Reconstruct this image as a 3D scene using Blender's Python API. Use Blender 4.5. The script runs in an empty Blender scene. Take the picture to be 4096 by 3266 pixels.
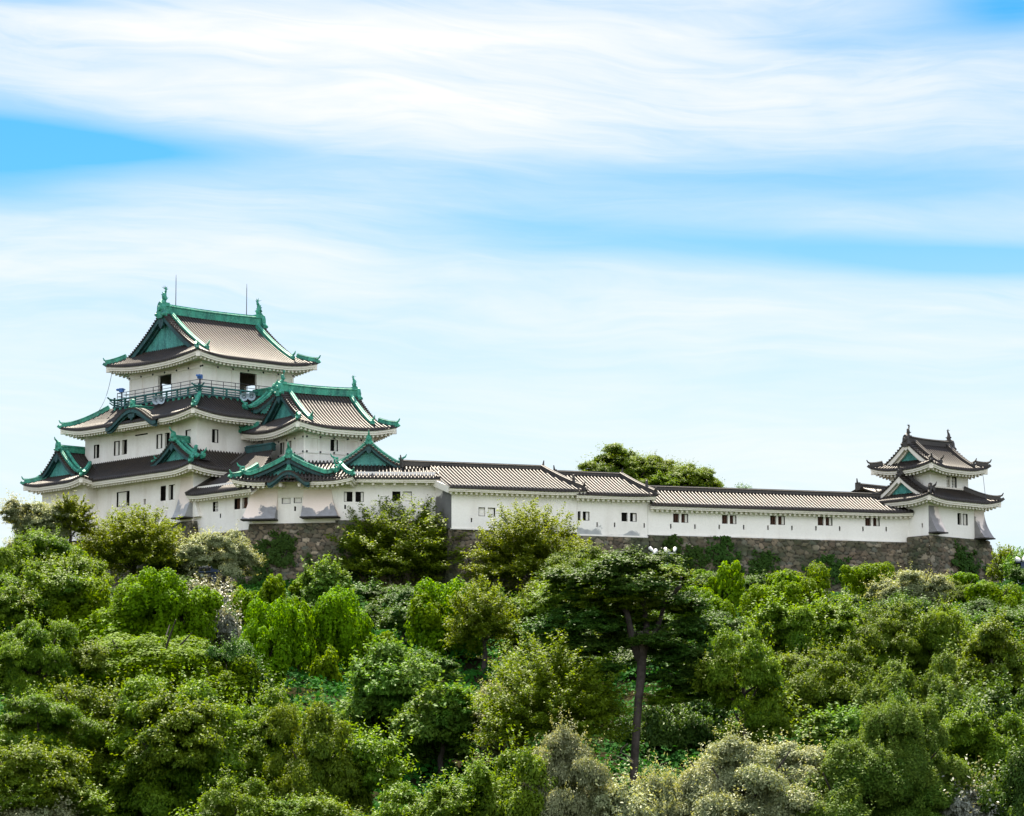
import bpy, math, random
import numpy as np
from mathutils import Vector
rad = math.radians
C = bpy.context.scene.collection
SC = bpy.context.scene

# ------------------------------------------------------------------ camera
FOC, CX, CY, HZ, CAMZ = 13500.0, 2048.0, 1633.0, 3400.0, 1.7   # focal length and picture centre of the 4096 px photograph
TH = math.atan((HZ - CY) / FOC)
cam = bpy.data.objects.new('camera', bpy.data.cameras.new('camera'))
C.objects.link(cam)
cam.location = (0, 0, CAMZ)
cam.rotation_euler = (math.pi / 2 + TH, 0, 0)
cam.data.sensor_fit = 'HORIZONTAL'
cam.data.sensor_width = 36.0
cam.data.lens = FOC / 4096.0 * 36.0
cam.data.clip_start = 1.0
cam.data.clip_end = 12000.0
SC.camera = cam

# ------------------------------------------------------------------ sun and sky
SUN_AZ, SUN_EL = rad(-10), rad(59)
SUNV = Vector((math.sin(SUN_AZ) * math.cos(SUN_EL), math.cos(SUN_AZ) * math.cos(SUN_EL), math.sin(SUN_EL)))
sl = bpy.data.lights.new('sun', 'SUN')
sl.energy = 5.0
sl.angle = rad(0.6)
sl.color = (1.0, 0.89, 0.72)
so = bpy.data.objects.new('sun', sl)
C.objects.link(so)
so.location = SUNV * 400
so.rotation_euler = (-SUNV).to_track_quat('-Z', 'Y').to_euler()

W = bpy.data.worlds.new('World')
SC.world = W
W.use_nodes = True
nt = W.node_tree
nt.nodes.clear()


def nd(tree, kind, **kw):
    n = tree.nodes.new(kind)
    for k, v in kw.items():
        setattr(n, k, v)
    return n


def mth(tree, op, a, b=None, c=None, clamp=False):
    n = tree.nodes.new('ShaderNodeMath')
    n.operation = op
    n.use_clamp = clamp
    for i, x in enumerate((a, b, c)):
        if x is None:
            continue
        if isinstance(x, (int, float)):
            n.inputs[i].default_value = x
        else:
            tree.links.new(x, n.inputs[i])
    return n.outputs[0]


def mixc(tree, fac, a, b, blend='MIX'):
    n = tree.nodes.new('ShaderNodeMix')
    n.data_type = 'RGBA'
    n.blend_type = blend
    for sock, x in ((n.inputs[0], fac), (n.inputs[6], a), (n.inputs[7], b)):
        if isinstance(x, (int, float)):
            sock.default_value = x
        elif isinstance(x, tuple):
            sock.default_value = (x[0], x[1], x[2], 1)
        else:
            tree.links.new(x, sock)
    return n.outputs[2]


def ramp(tree, fac, stops, interp='LINEAR'):
    n = tree.nodes.new('ShaderNodeValToRGB')
    n.color_ramp.interpolation = interp
    el = n.color_ramp.elements
    while len(el) > 1:
        el.remove(el[0])
    for i, (p, c) in enumerate(stops):
        e = el[0] if i == 0 else el.new(p)
        e.position = p
        e.color = (c[0], c[1], c[2], 1) if isinstance(c, tuple) else (c, c, c, 1)
    if not isinstance(fac, (int, float)):
        tree.links.new(fac, n.inputs[0])
    return n.outputs[0]


def noise(tree, vec, scale, detail=4.0, rough=0.55, dist=0.0):
    n = tree.nodes.new('ShaderNodeTexNoise')
    n.inputs['Scale'].default_value = scale
    n.inputs['Detail'].default_value = detail
    n.inputs['Roughness'].default_value = rough
    n.inputs['Distortion'].default_value = dist
    if vec is not None:
        tree.links.new(vec, n.inputs['Vector'])
    return n.outputs[0]


def build_sky():
    sky = nd(nt, 'ShaderNodeTexSky', sky_type='NISHITA')
    sky.sun_disc = False
    sky.sun_elevation = SUN_EL
    sky.sun_rotation = SUN_AZ
    sky.air_density = 1.0
    sky.dust_density = 0.6
    sky.ozone_density = 2.0
    tc = nd(nt, 'ShaderNodeTexCoord')
    sep = nd(nt, 'ShaderNodeSeparateXYZ')
    nt.links.new(tc.outputs['Generated'], sep.inputs[0])
    x, y, z = sep.outputs
    az = mth(nt, 'MULTIPLY', mth(nt, 'ARCTAN2', x, y), 180 / math.pi)      # degrees right of the view
    el = mth(nt, 'MULTIPLY', mth(nt, 'ARCSINE', z), 180 / math.pi)         # degrees above the horizon
    # streaks of thin cloud: noise stretched along the horizon and leaning down to the right
    cw = nd(nt, 'ShaderNodeCombineXYZ')
    nt.links.new(mth(nt, 'MULTIPLY', az, 0.09), cw.inputs[0])
    nt.links.new(mth(nt, 'MULTIPLY', el, 0.22), cw.inputs[1])
    warp = mth(nt, 'MULTIPLY', mth(nt, 'SUBTRACT', noise(nt, cw.outputs[0], 1.0, 3, 0.5), 0.5), 2.6)
    lean = mth(nt, 'ADD', mth(nt, 'ADD', el, warp), mth(nt, 'MULTIPLY', az, 0.06))
    def streak(sx, sy, off, scale, detail, rough, dist):
        cv = nd(nt, 'ShaderNodeCombineXYZ')
        nt.links.new(mth(nt, 'MULTIPLY', az, sx), cv.inputs[0])
        nt.links.new(mth(nt, 'MULTIPLY', lean, sy), cv.inputs[1])
        cv.inputs[2].default_value = off
        return noise(nt, cv.outputs[0], scale, detail, rough, dist)
    n1 = streak(0.055, 0.33, 3.1, 1.0, 5, 0.5, 0.6)
    n2 = streak(0.16, 1.1, 8.7, 1.0, 6, 0.55, 0.9)
    n3 = streak(0.10, 0.55, 1.7, 1.0, 4, 0.5, 0.4)
    n4 = streak(0.30, 3.2, 5.3, 1.0, 8, 0.62, 1.2)
    n5 = streak(0.9, 7.0, 2.9, 1.0, 6, 0.6, 0.8)
    def gap(a0, e0, sa, se, slope=0.0):
        da = mth(nt, 'DIVIDE', mth(nt, 'SUBTRACT', az, a0), sa)
        ee = mth(nt, 'SUBTRACT', mth(nt, 'SUBTRACT', el, e0), mth(nt, 'MULTIPLY', mth(nt, 'SUBTRACT', az, a0), slope))
        de = mth(nt, 'DIVIDE', ee, se)
        d2 = mth(nt, 'ADD', mth(nt, 'MULTIPLY', da, da), mth(nt, 'MULTIPLY', de, de))
        return mth(nt, 'EXPONENT', mth(nt, 'MULTIPLY', d2, -1.0))
    cover = mth(nt, 'ADD', mth(nt, 'MULTIPLY', n1, 0.9), mth(nt, 'ADD', mth(nt, 'MULTIPLY', n2, 0.62), mth(nt, 'MULTIPLY', n3, 0.35)))
    cover = mth(nt, 'ADD', cover, mth(nt, 'ADD', mth(nt, 'MULTIPLY', mth(nt, 'SUBTRACT', n4, 0.5), 0.46), mth(nt, 'MULTIPLY', mth(nt, 'SUBTRACT', n5, 0.75), 0.10)))
    mottle = mth(nt, 'ADD', 0.15, mth(nt, 'ADD', mth(nt, 'MULTIPLY', n2, 0.9), mth(nt, 'MULTIPLY', n4, 0.9)))
    # blue openings and the thick bank of cirrus, at their bearings
    for a0, e0, sa, se, sl_, amt in SKY_GAPS:
        cover = mth(nt, 'ADD', cover, mth(nt, 'MULTIPLY', mth(nt, 'MULTIPLY', gap(a0, e0, sa, se, sl_), amt), mottle))
    cloud = ramp(nt, mth(nt, 'MULTIPLY', cover, 0.5), [(0.10, 0.0), (0.40, 0.42), (0.58, 0.75), (0.78, 1.0)], 'LINEAR')
    cloud = mth(nt, 'MULTIPLY', cloud, ramp(nt, mth(nt, 'DIVIDE', el, 90.0), [(0.0, 1.0), (0.24, 1.0), (0.5, 0.8), (1.0, 0.6)]))
    hs = nd(nt, 'ShaderNodeHueSaturation')
    hs.inputs['Saturation'].default_value = SKY_SAT
    hs.inputs['Hue'].default_value = SKY_HUE
    hs.inputs['Value'].default_value = 1.0
    nt.links.new(sky.outputs[0], hs.inputs['Color'])
    base = mixc(nt, 1.0, hs.outputs[0], (0.04, 0.62, 1.0), 'MULTIPLY')
    # thin bright veil towards the horizon
    veil = ramp(nt, mth(nt, 'DIVIDE', el, 20.0), [(0.0, 0.86), (0.36, 0.80), (0.47, 0.45), (0.56, 0.18), (0.8, 0.05), (1.0, 0.0)])
    c1 = mixc(nt, veil, base, VEIL)
    c2 = mixc(nt, cloud, c1, CLOUD)
    # added brightness in the upper sky above the frame, to lift the walls
    glow = ramp(nt, mth(nt, 'DIVIDE', el, 90.0), [(0.0, 0.0), (0.18, 0.0), (0.40, 1.0), (1.0, 1.0)])
    c2 = mixc(nt, 1.0, c2, mixc(nt, glow, (1.0, 1.0, 1.0), HIGH), 'MULTIPLY')
    # added warm brightness in the unseen sky behind the camera, for the walls
    back = ramp(nt, mth(nt, 'MULTIPLY', y, -1.0), [(0.0, 0.0), (0.7, 1.0), (1.0, 1.0)])
    c2 = mixc(nt, 1.0, c2, mixc(nt, back, (1.0, 1.0, 1.0), BACK), 'MULTIPLY')
    bg = nd(nt, 'ShaderNodeBackground')
    bg.inputs['Strength'].default_value = SKY_STRENGTH
    nt.links.new(c2, bg.inputs['Color'])
    out = nd(nt, 'ShaderNodeOutputWorld')
    nt.links.new(bg.outputs[0], out.inputs[0])


SKY_STRENGTH, SKY_SAT, SKY_HUE = 0.0357, 1.35, 0.485
VEIL, CLOUD = (4.95, 6.0, 6.15), (6.25, 6.3, 6.3)
BACK = (2.1, 1.96, 1.76)
HIGH = (2.1, 2.0, 1.88)
SKY_GAPS = [(-9.0, 11.8, 2.4, 0.55, -0.06, -0.95), (-6.0, 11.75, 2.6, 0.30, -0.04, -0.45), (-8.8, 11.0, 1.6, 0.35, -0.05, -0.35), (8.2, 9.85, 2.4, 0.30, -0.03, -0.85), (4.8, 10.15, 2.8, 0.34, -0.05, -0.52), (0.5, 10.4, 2.6, 0.4, -0.04, -0.30),
            (8.6, 14.1, 1.4, 0.45, 0.0, -0.70), (-8.6, 14.5, 1.6, 0.35, 0.0, -0.40), (3.0, 11.3, 4.5, 0.35, -0.03, -0.22), (7.5, 11.2, 3.0, 0.5, -0.03, -0.30), (5.5, 13.6, 2.0, 0.3, 0.05, -0.2),
            (-1.0, 12.6, 6.5, 0.55, -0.04, 0.42), (-3.0, 13.7, 6.5, 0.4, -0.02, 0.45), (4.5, 13.0, 4.0, 0.4, -0.04, 0.25), (-4.5, 10.1, 3.0, 0.6, 0.0, 0.28)]
build_sky()

SC.view_settings.view_transform = 'Standard'
SC.view_settings.look = 'None'
SC.view_settings.exposure = 2.2
SC.view_settings.gamma = 1.0
SC.view_settings.use_curve_mapping = False
SC.render.resolution_x, SC.render.resolution_y = 1024, 816
SC.cycles.max_bounces = 6
SC.cycles.diffuse_bounces = 3
SC.cycles.glossy_bounces = 2
SC.cycles.transmission_bounces = 3
SC.cycles.caustics_reflective = False
SC.cycles.caustics_refractive = False
SC.cycles.use_denoising = True


# ------------------------------------------------------------------ measuring: where a pixel of the photograph lies in the place
def zat(py, Y):
    q = (CY - py) / FOC
    return CAMZ + Y * (math.sin(TH) + q * math.cos(TH)) / (math.cos(TH) - q * math.sin(TH))


def xyz(px, py, Y):
    z = zat(py, Y)
    zc = Y * math.cos(TH) + (z - CAMZ) * math.sin(TH)
    return ((px - CX) / FOC * zc, Y, z)


def proj(X, Y, Z):
    zc = Y * math.cos(TH) + (Z - CAMZ) * math.sin(TH)
    yc = -Y * math.sin(TH) + (Z - CAMZ) * math.cos(TH)
    return CX + FOC * X / zc, CY - FOC * yc / zc


def along(px, O, d, Z):
    k = (px - CX) / FOC
    z0 = O[1] * math.cos(TH) + (Z - CAMZ) * math.sin(TH)
    return (k * z0 - O[0]) / (d[0] - k * d[1] * math.cos(TH))


class Fr:
    """A vertical plane: origin O, direction a along it, n out of it."""
    def __init__(s, O, a, n):
        s.O, s.a, s.n = (O[0], O[1]), (a[0], a[1]), (n[0], n[1])

    def P(s, x, d, z):
        return (s.O[0] + s.a[0] * x + s.n[0] * d, s.O[1] + s.a[1] * x + s.n[1] * d, z)

    def xz(s, px, py, d=0.0):
        z = 30.0
        o = (s.O[0] + s.n[0] * d, s.O[1] + s.n[1] * d)
        for _ in range(4):
            x = along(px, o, s.a, z)
            z = zat(py, o[1] + s.a[1] * x)
        return x, z

    def rect(s, l, r, t, b, d=0.0):
        m = (t + b) / 2
        xa = s.xz(l, m, d)[0]
        xb = s.xz(r, m, d)[0]
        c = (l + r) / 2
        z1 = s.xz(c, t, d)[1]
        z0 = s.xz(c, b, d)[1]
        return (min(xa, xb), max(xa, xb), z0, z1)

    def off(s, d):
        return Fr((s.O[0] + s.n[0] * d, s.O[1] + s.n[1] * d), s.a, s.n)

    def at(s, x):
        return Fr((s.O[0] + s.a[0] * x, s.O[1] + s.a[1] * x), s.a, s.n)


class Bx:
    """A box building: front corner O, r along its right face, l along its left face."""
    def __init__(s, O, ang):
        s.O = O
        s.r = (math.sin(rad(ang)), math.cos(rad(ang)))
        s.l = (-s.r[1], s.r[0])

    def P(s, u, v, z=None):
        p = (s.O[0] + s.r[0] * u + s.l[0] * v, s.O[1] + s.r[1] * u + s.l[1] * v)
        return p if z is None else (p[0], p[1], z)

    def side(s, k, u0, u1, v0, v1):
        neg = lambda t: (-t[0], -t[1])
        if k == 'F':
            return Fr(s.P(u0, v0), s.r, neg(s.l)), u1 - u0
        if k == 'L':
            return Fr(s.P(u0, v0), s.l, neg(s.r)), v1 - v0
        if k == 'B':
            return Fr(s.P(u0, v1), s.r, s.l), u1 - u0
        return Fr(s.P(u1, v0), s.l, s.r), v1 - v0


# ------------------------------------------------------------------ meshes and objects
class MB:
    def __init__(s):
        s.v, s.f = [], []

    def add(s, vs, fs):
        b = len(s.v)
        s.v.extend(tuple(p) for p in vs)
        s.f.extend(tuple(i + b for i in f) for f in fs)

    def quad(s, a, b, c, d):
        s.add([a, b, c, d], [(0, 1, 2, 3)])

    def poly(s, pts):
        s.add(pts, [tuple(range(len(pts)))])

    def grid(s, P):
        n, m = len(P), len(P[0])
        s.add([p for r in P for p in r], [(i * m + j, i * m + j + 1, (i + 1) * m + j + 1, (i + 1) * m + j) for i in range(n - 1) for j in range(m - 1)])

    def hexa(s, p):
        """8 points: 4 of one end, 4 of the other, in the same order."""
        s.add(p, [(0, 1, 2, 3), (7, 6, 5, 4), (0, 4, 5, 1), (1, 5, 6, 2), (2, 6, 7, 3), (3, 7, 4, 0)])

    def fbox(s, fr, x0, x1, d0, d1, z0, z1):
        s.hexa([fr.P(x0, d0, z0), fr.P(x1, d0, z0), fr.P(x1, d1, z0), fr.P(x0, d1, z0),
                fr.P(x0, d0, z1), fr.P(x1, d0, z1), fr.P(x1, d1, z1), fr.P(x0, d1, z1)])

    def sweep(s, pts, prof, closed_ends=True):
        """Sweep a profile of (sideways, up) points along a path."""
        pts = [Vector(p) for p in pts]
        rows = []
        for i, p in enumerate(pts):
            t = (pts[min(i + 1, len(pts) - 1)] - pts[max(i - 1, 0)])
            side = Vector((t.y, -t.x, 0))
            side = side.normalized() if side.length > 1e-6 else Vector((1, 0, 0))
            up = side.cross(t.normalized())
            if up.z < 0:
                up = -up
            rows.append([p + side * a + up * b for a, b in prof])
        n, m = len(rows), len(prof)
        fs = [(i * m + j, i * m + (j + 1) % m, (i + 1) * m + (j + 1) % m, (i + 1) * m + j) for i in range(n - 1) for j in range(m)]
        if closed_ends:
            fs += [tuple(range(m)), tuple((n - 1) * m + j for j in range(m - 1, -1, -1))]
        s.add([p for r in rows for p in r], fs)

    def tube(s, pts, rs, k=8):
        pts = [Vector(p) for p in pts]
        if isinstance(rs, (int, float)):
            rs = [rs] * len(pts)
        rows = []
        for i, p in enumerate(pts):
            t = (pts[min(i + 1, len(pts) - 1)] - pts[max(i - 1, 0)]).normalized()
            ref = Vector((0, 0, 1)) if abs(t.z) < 0.9 else Vector((1, 0, 0))
            e1 = t.cross(ref).normalized()
            e2 = t.cross(e1)
            rows.append([p + (e1 * math.cos(2 * math.pi * j / k) + e2 * math.sin(2 * math.pi * j / k)) * rs[i] for j in range(k)])
        n = len(rows)
        fs = [(i * k + j, i * k + (j + 1) % k, (i + 1) * k + (j + 1) % k, (i + 1) * k + j) for i in range(n - 1) for j in range(k)]
        fs += [tuple(range(k)), tuple((n - 1) * k + j for j in range(k - 1, -1, -1))]
        s.add([p for r in rows for p in r], fs)

    def build(s, name, m, parent=None, smooth=False, label=None):
        me = bpy.data.meshes.new(name)
        off = Vector((0, 0, 0))
        q = parent
        while q is not None:
            off += q.location
            q = q.parent
        me.from_pydata([(p[0] - off.x, p[1] - off.y, p[2] - off.z) for p in s.v], [], s.f)
        if smooth:
            me.polygons.foreach_set('use_smooth', [True] * len(me.polygons))
        me.materials.append(m)
        o = bpy.data.objects.new(name, me)
        C.objects.link(o)
        if parent is not None:
            o.parent = parent
        if label:
            o['label'] = label
        return o


def thing(name, label, cat, loc, group=None):
    o = bpy.data.objects.new(name, None)
    C.objects.link(o)
    o.location = loc
    o.empty_display_size = 0.5
    tag(o, label, cat, group)
    return o


def tag(o, label, cat, group=None, kind=None):
    o['label'], o['category'] = label, cat
    if group:
        o['group'] = group
    if kind:
        o['kind'] = kind
    return o


# ------------------------------------------------------------------ materials
def new_mat(name):
    m = bpy.data.materials.new(name)
    m.use_nodes = True
    t = m.node_tree
    b = t.nodes['Principled BSDF']
    return m, t, b


def simple(name, col, rough=0.6, col2=None, scale=3.0, spec=0.4, metal=0.0):
    m, t, b = new_mat(name)
    b.inputs['Roughness'].default_value = rough
    b.inputs['Specular IOR Level'].default_value = spec
    b.inputs['Metallic'].default_value = metal
    tc = nd(t, 'ShaderNodeTexCoord')
    if col2 is None:
        col2 = tuple(c * 0.75 for c in col)
    n = noise(t, tc.outputs['Object'], scale, 5, 0.6)
    t.links.new(mixc(t, ramp(t, n, [(0.35, 0.0), (0.65, 1.0)]), col, col2), b.inputs['Base Color'])
    return m


def plaster(name, warm=(0.86, 0.82, 0.755), grime=(0.50, 0.43, 0.35), amount=0.75, patch=None, pz=(0, 1), pcol=(0.30, 0.31, 0.32), patch_scale=0.5):
    m, t, b = new_mat(name)
    b.inputs['Roughness'].default_value = 0.85
    b.inputs['Specular IOR Level'].default_value = 0.2
    tc = nd(t, 'ShaderNodeTexCoord')
    mp = nd(t, 'ShaderNodeMapping')
    mp.inputs['Scale'].default_value = (1, 1, 0.22)
    t.links.new(tc.outputs['Object'], mp.inputs[0])
    streak = noise(t, mp.outputs[0], 0.9, 6, 0.62)
    blot = noise(t, tc.outputs['Object'], 0.28, 5, 0.6)
    f = mth(t, 'MULTIPLY', mth(t, 'ADD', ramp(t, streak, [(0.48, 0.0), (0.78, 1.0)]), ramp(t, blot, [(0.46, 0.0), (0.75, 0.8)])), amount * 0.6, clamp=True)
    col = mixc(t, f, warm, grime)
    fine = noise(t, tc.outputs['Object'], 7.0, 4, 0.6)
    col = mixc(t, ramp(t, fine, [(0.4, 0.0), (0.7, 0.13)]), col, grime)
    if patch:
        geo = nd(t, 'ShaderNodeNewGeometry')
        sp = nd(t, 'ShaderNodeSeparateXYZ')
        t.links.new(geo.outputs['Position'], sp.inputs[0])
        h = mth(t, 'DIVIDE', mth(t, 'SUBTRACT', sp.outputs[2], pz[0]), pz[1] - pz[0])
        pn = noise(t, tc.outputs['Object'], patch_scale, 5, 0.55, 0.6)
        k = mth(t, 'ADD', h, mth(t, 'MULTIPLY', mth(t, 'SUBTRACT', pn, 0.5), 2.6))
        f2 = ramp(t, k, [(max(0.0, patch - 0.06), 1.0), (patch, 0.75), (patch + 0.08, 0.0)])
        pn2 = noise(t, tc.outputs['Object'], patch_scale * 4, 4, 0.6)
        col = mixc(t, mth(t, 'MULTIPLY', f2, 0.92), col, mixc(t, pn2, tuple(c * 0.5 for c in pcol), tuple(min(1, c * 1.35) for c in pcol)))
    t.links.new(col, b.inputs['Base Color'])
    bp = nd(t, 'ShaderNodeBump')
    bp.inputs['Strength'].default_value = 0.25
    bp.inputs['Distance'].default_value = 0.03
    t.links.new(noise(t, tc.outputs['Object'], 1.6, 5, 0.6), bp.inputs['Height'])
    t.links.new(bp.outputs[0], b.inputs['Normal'])
    return m


def tiles(name, c1, c2, spec=0.29, r0=0.44, r1=0.60):
    m, t, b = new_mat(name)
    b.inputs['Roughness'].default_value = 0.42
    b.inputs['Specular IOR Level'].default_value = spec
    tc = nd(t, 'ShaderNodeTexCoord')
    a = noise(t, tc.outputs['Object'], 0.5, 4, 0.6)
    c = noise(t, tc.outputs['Object'], 5.0, 3, 0.7)
    f = mth(t, 'ADD', mth(t, 'MULTIPLY', a, 0.7), mth(t, 'MULTIPLY', c, 0.5))
    t.links.new(ramp(t, f, [(0.35, c1), (0.8, c2)]), b.inputs['Base Color'])
    t.links.new(ramp(t, c, [(0.3, r0), (0.75, r1)]), b.inputs['Roughness'])
    return m


def patina(name, mid, dark, pale):
    m, t, b = new_mat(name)
    b.inputs['Roughness'].default_value = 0.6
    b.inputs['Specular IOR Level'].default_value = 0.4
    tc = nd(t, 'ShaderNodeTexCoord')
    mp = nd(t, 'ShaderNodeMapping')
    mp.inputs['Scale'].default_value = (1, 1, 0.35)
    t.links.new(tc.outputs['Object'], mp.inputs[0])
    n1_ = noise(t, mp.outputs[0], 2.2, 6, 0.65)
    n2_ = noise(t, tc.outputs['Object'], 7.0, 4, 0.6)
    col = mixc(t, ramp(t, n1_, [(0.38, 0.0), (0.58, 1.0)]), dark, mid)
    col = mixc(t, ramp(t, n2_, [(0.52, 0.0), (0.72, 0.8)]), col, pale)
    n3_ = noise(t, mp.outputs[0], 1.1, 5, 0.6)
    col = mixc(t, ramp(t, n3_, [(0.60, 0.0), (0.74, 0.7)]), col, (0.045, 0.045, 0.03))
    t.links.new(col, b.inputs['Base Color'])
    return m


def stone_mat():
    m, t, b = new_mat('old_wall_stone')
    b.inputs['Roughness'].default_value = 0.9
    b.inputs['Specular IOR Level'].default_value = 0.2
    at = nd(t, 'ShaderNodeAttribute', attribute_name='stone')
    gp = nd(t, 'ShaderNodeAttribute', attribute_name='gap')
    tc = nd(t, 'ShaderNodeTexCoord')
    col = ramp(t, at.outputs['Fac'], [(0.0, (0.048, 0.037, 0.024)), (0.22, (0.16, 0.115, 0.074)), (0.45, (0.09, 0.080, 0.056)), (0.7, (0.25, 0.185, 0.120)), (0.86, (0.12, 0.120, 0.094)), (1.0, (0.38, 0.305, 0.21))])
    n = noise(t, tc.outputs['Object'], 4.0, 5, 0.65)
    col = mixc(t, ramp(t, n, [(0.35, 0.0), (0.8, 0.7)]), col, (0.07, 0.07, 0.055))
    moss = noise(t, tc.outputs['Object'], 0.35, 5, 0.6)
    col = mixc(t, ramp(t, moss, [(0.42, 0.0), (0.64, 0.8)]), col, (0.032, 0.046, 0.018))
    col = mixc(t, gp.outputs['Fac'], col, (0.03, 0.028, 0.022))
    t.links.new(col, b.inputs['Base Color'])
    bp = nd(t, 'ShaderNodeBump')
    bp.inputs['Strength'].default_value = 0.5
    bp.inputs['Distance'].default_value = 0.05
    t.links.new(noise(t, tc.outputs['Object'], 6.0, 6, 0.65), bp.inputs['Height'])
    t.links.new(bp.outputs[0], b.inputs['Normal'])
    return m


M = {
    'plaster': plaster('white_plaster'),
    'plaster_clean': plaster('clean_white_plaster', amount=0.45),
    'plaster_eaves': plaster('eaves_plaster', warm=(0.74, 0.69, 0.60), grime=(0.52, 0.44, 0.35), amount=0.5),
    'tile': tiles('roof_tile', (0.012, 0.011, 0.011), (0.038, 0.028, 0.019)),
    'tile_dark': tiles('ridge_tile', (0.030, 0.028, 0.027), (0.070, 0.060, 0.050), 0.35, 0.6, 0.75),
    'copper': patina('verdigris_copper', (0.038, 0.28, 0.18), (0.012, 0.12, 0.088), (0.15, 0.42, 0.29)),
    'copper_dark': patina('dark_verdigris', (0.012, 0.060, 0.060), (0.010, 0.035, 0.038), (0.035, 0.14, 0.12)),
    'copper_panel': patina('pale_verdigris_panel', (0.055, 0.26, 0.22), (0.02, 0.13, 0.115), (0.14, 0.40, 0.33)),
    'rail': patina('railing_verdigris', (0.03, 0.14, 0.125), (0.015, 0.06, 0.06), (0.08, 0.26, 0.21)),
    'dark': simple('dark_interior', (0.012, 0.011, 0.010), 0.9, spec=0.1),  # near-black: unlit depth of openings put into colour, also window frames
    'wood': simple('brown_wood', (0.11, 0.045, 0.022), 0.7, (0.05, 0.02, 0.012), 4.0),
    'iron': simple('black_iron', (0.02, 0.022, 0.028), 0.5),
    'steel_blue': simple('blue_painted_metal', (0.03, 0.14, 0.42), 0.4),
    'horn': simple('grey_horn_metal', (0.35, 0.42, 0.46), 0.45),
    'navy': simple('navy_metal', (0.012, 0.028, 0.075), 0.45),
    'lamp_white': simple('white_enamel', (0.80, 0.78, 0.76), 0.4, (0.6, 0.58, 0.56)),
    'glass': simple('lamp_glass', (0.25, 0.28, 0.3), 0.15),
    'cable': simple('cable', (0.08, 0.09, 0.10), 0.6),
    'cut_stone': simple('dressed_stone', (0.26, 0.235, 0.20), 0.85, (0.15, 0.135, 0.115), 1.5, 0.2),
    'bark': simple('bark', (0.055, 0.045, 0.04), 0.9, (0.03, 0.025, 0.022), 2.5, 0.2),
    'bark_pale': simple('pale_bark', (0.10, 0.082, 0.074), 0.95, (0.045, 0.038, 0.034), 2.2, 0.1),
    'deadwood': simple('dead_wood', (0.34, 0.28, 0.23), 0.9, (0.2, 0.16, 0.13), 3.0, 0.2),
    'stone': stone_mat(),
}
# ------------------------------------------------------------------ roofs
RIB = [(0.0, 0.0), (0.10, -0.055), (0.25, -0.085), (0.40, -0.055), (0.499, 0.0), (0.505, 0.030), (0.56, 0.075), (0.65, 0.108), (0.75, 0.120), (0.85, 0.108), (0.94, 0.075), (0.995, 0.030)]


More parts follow.
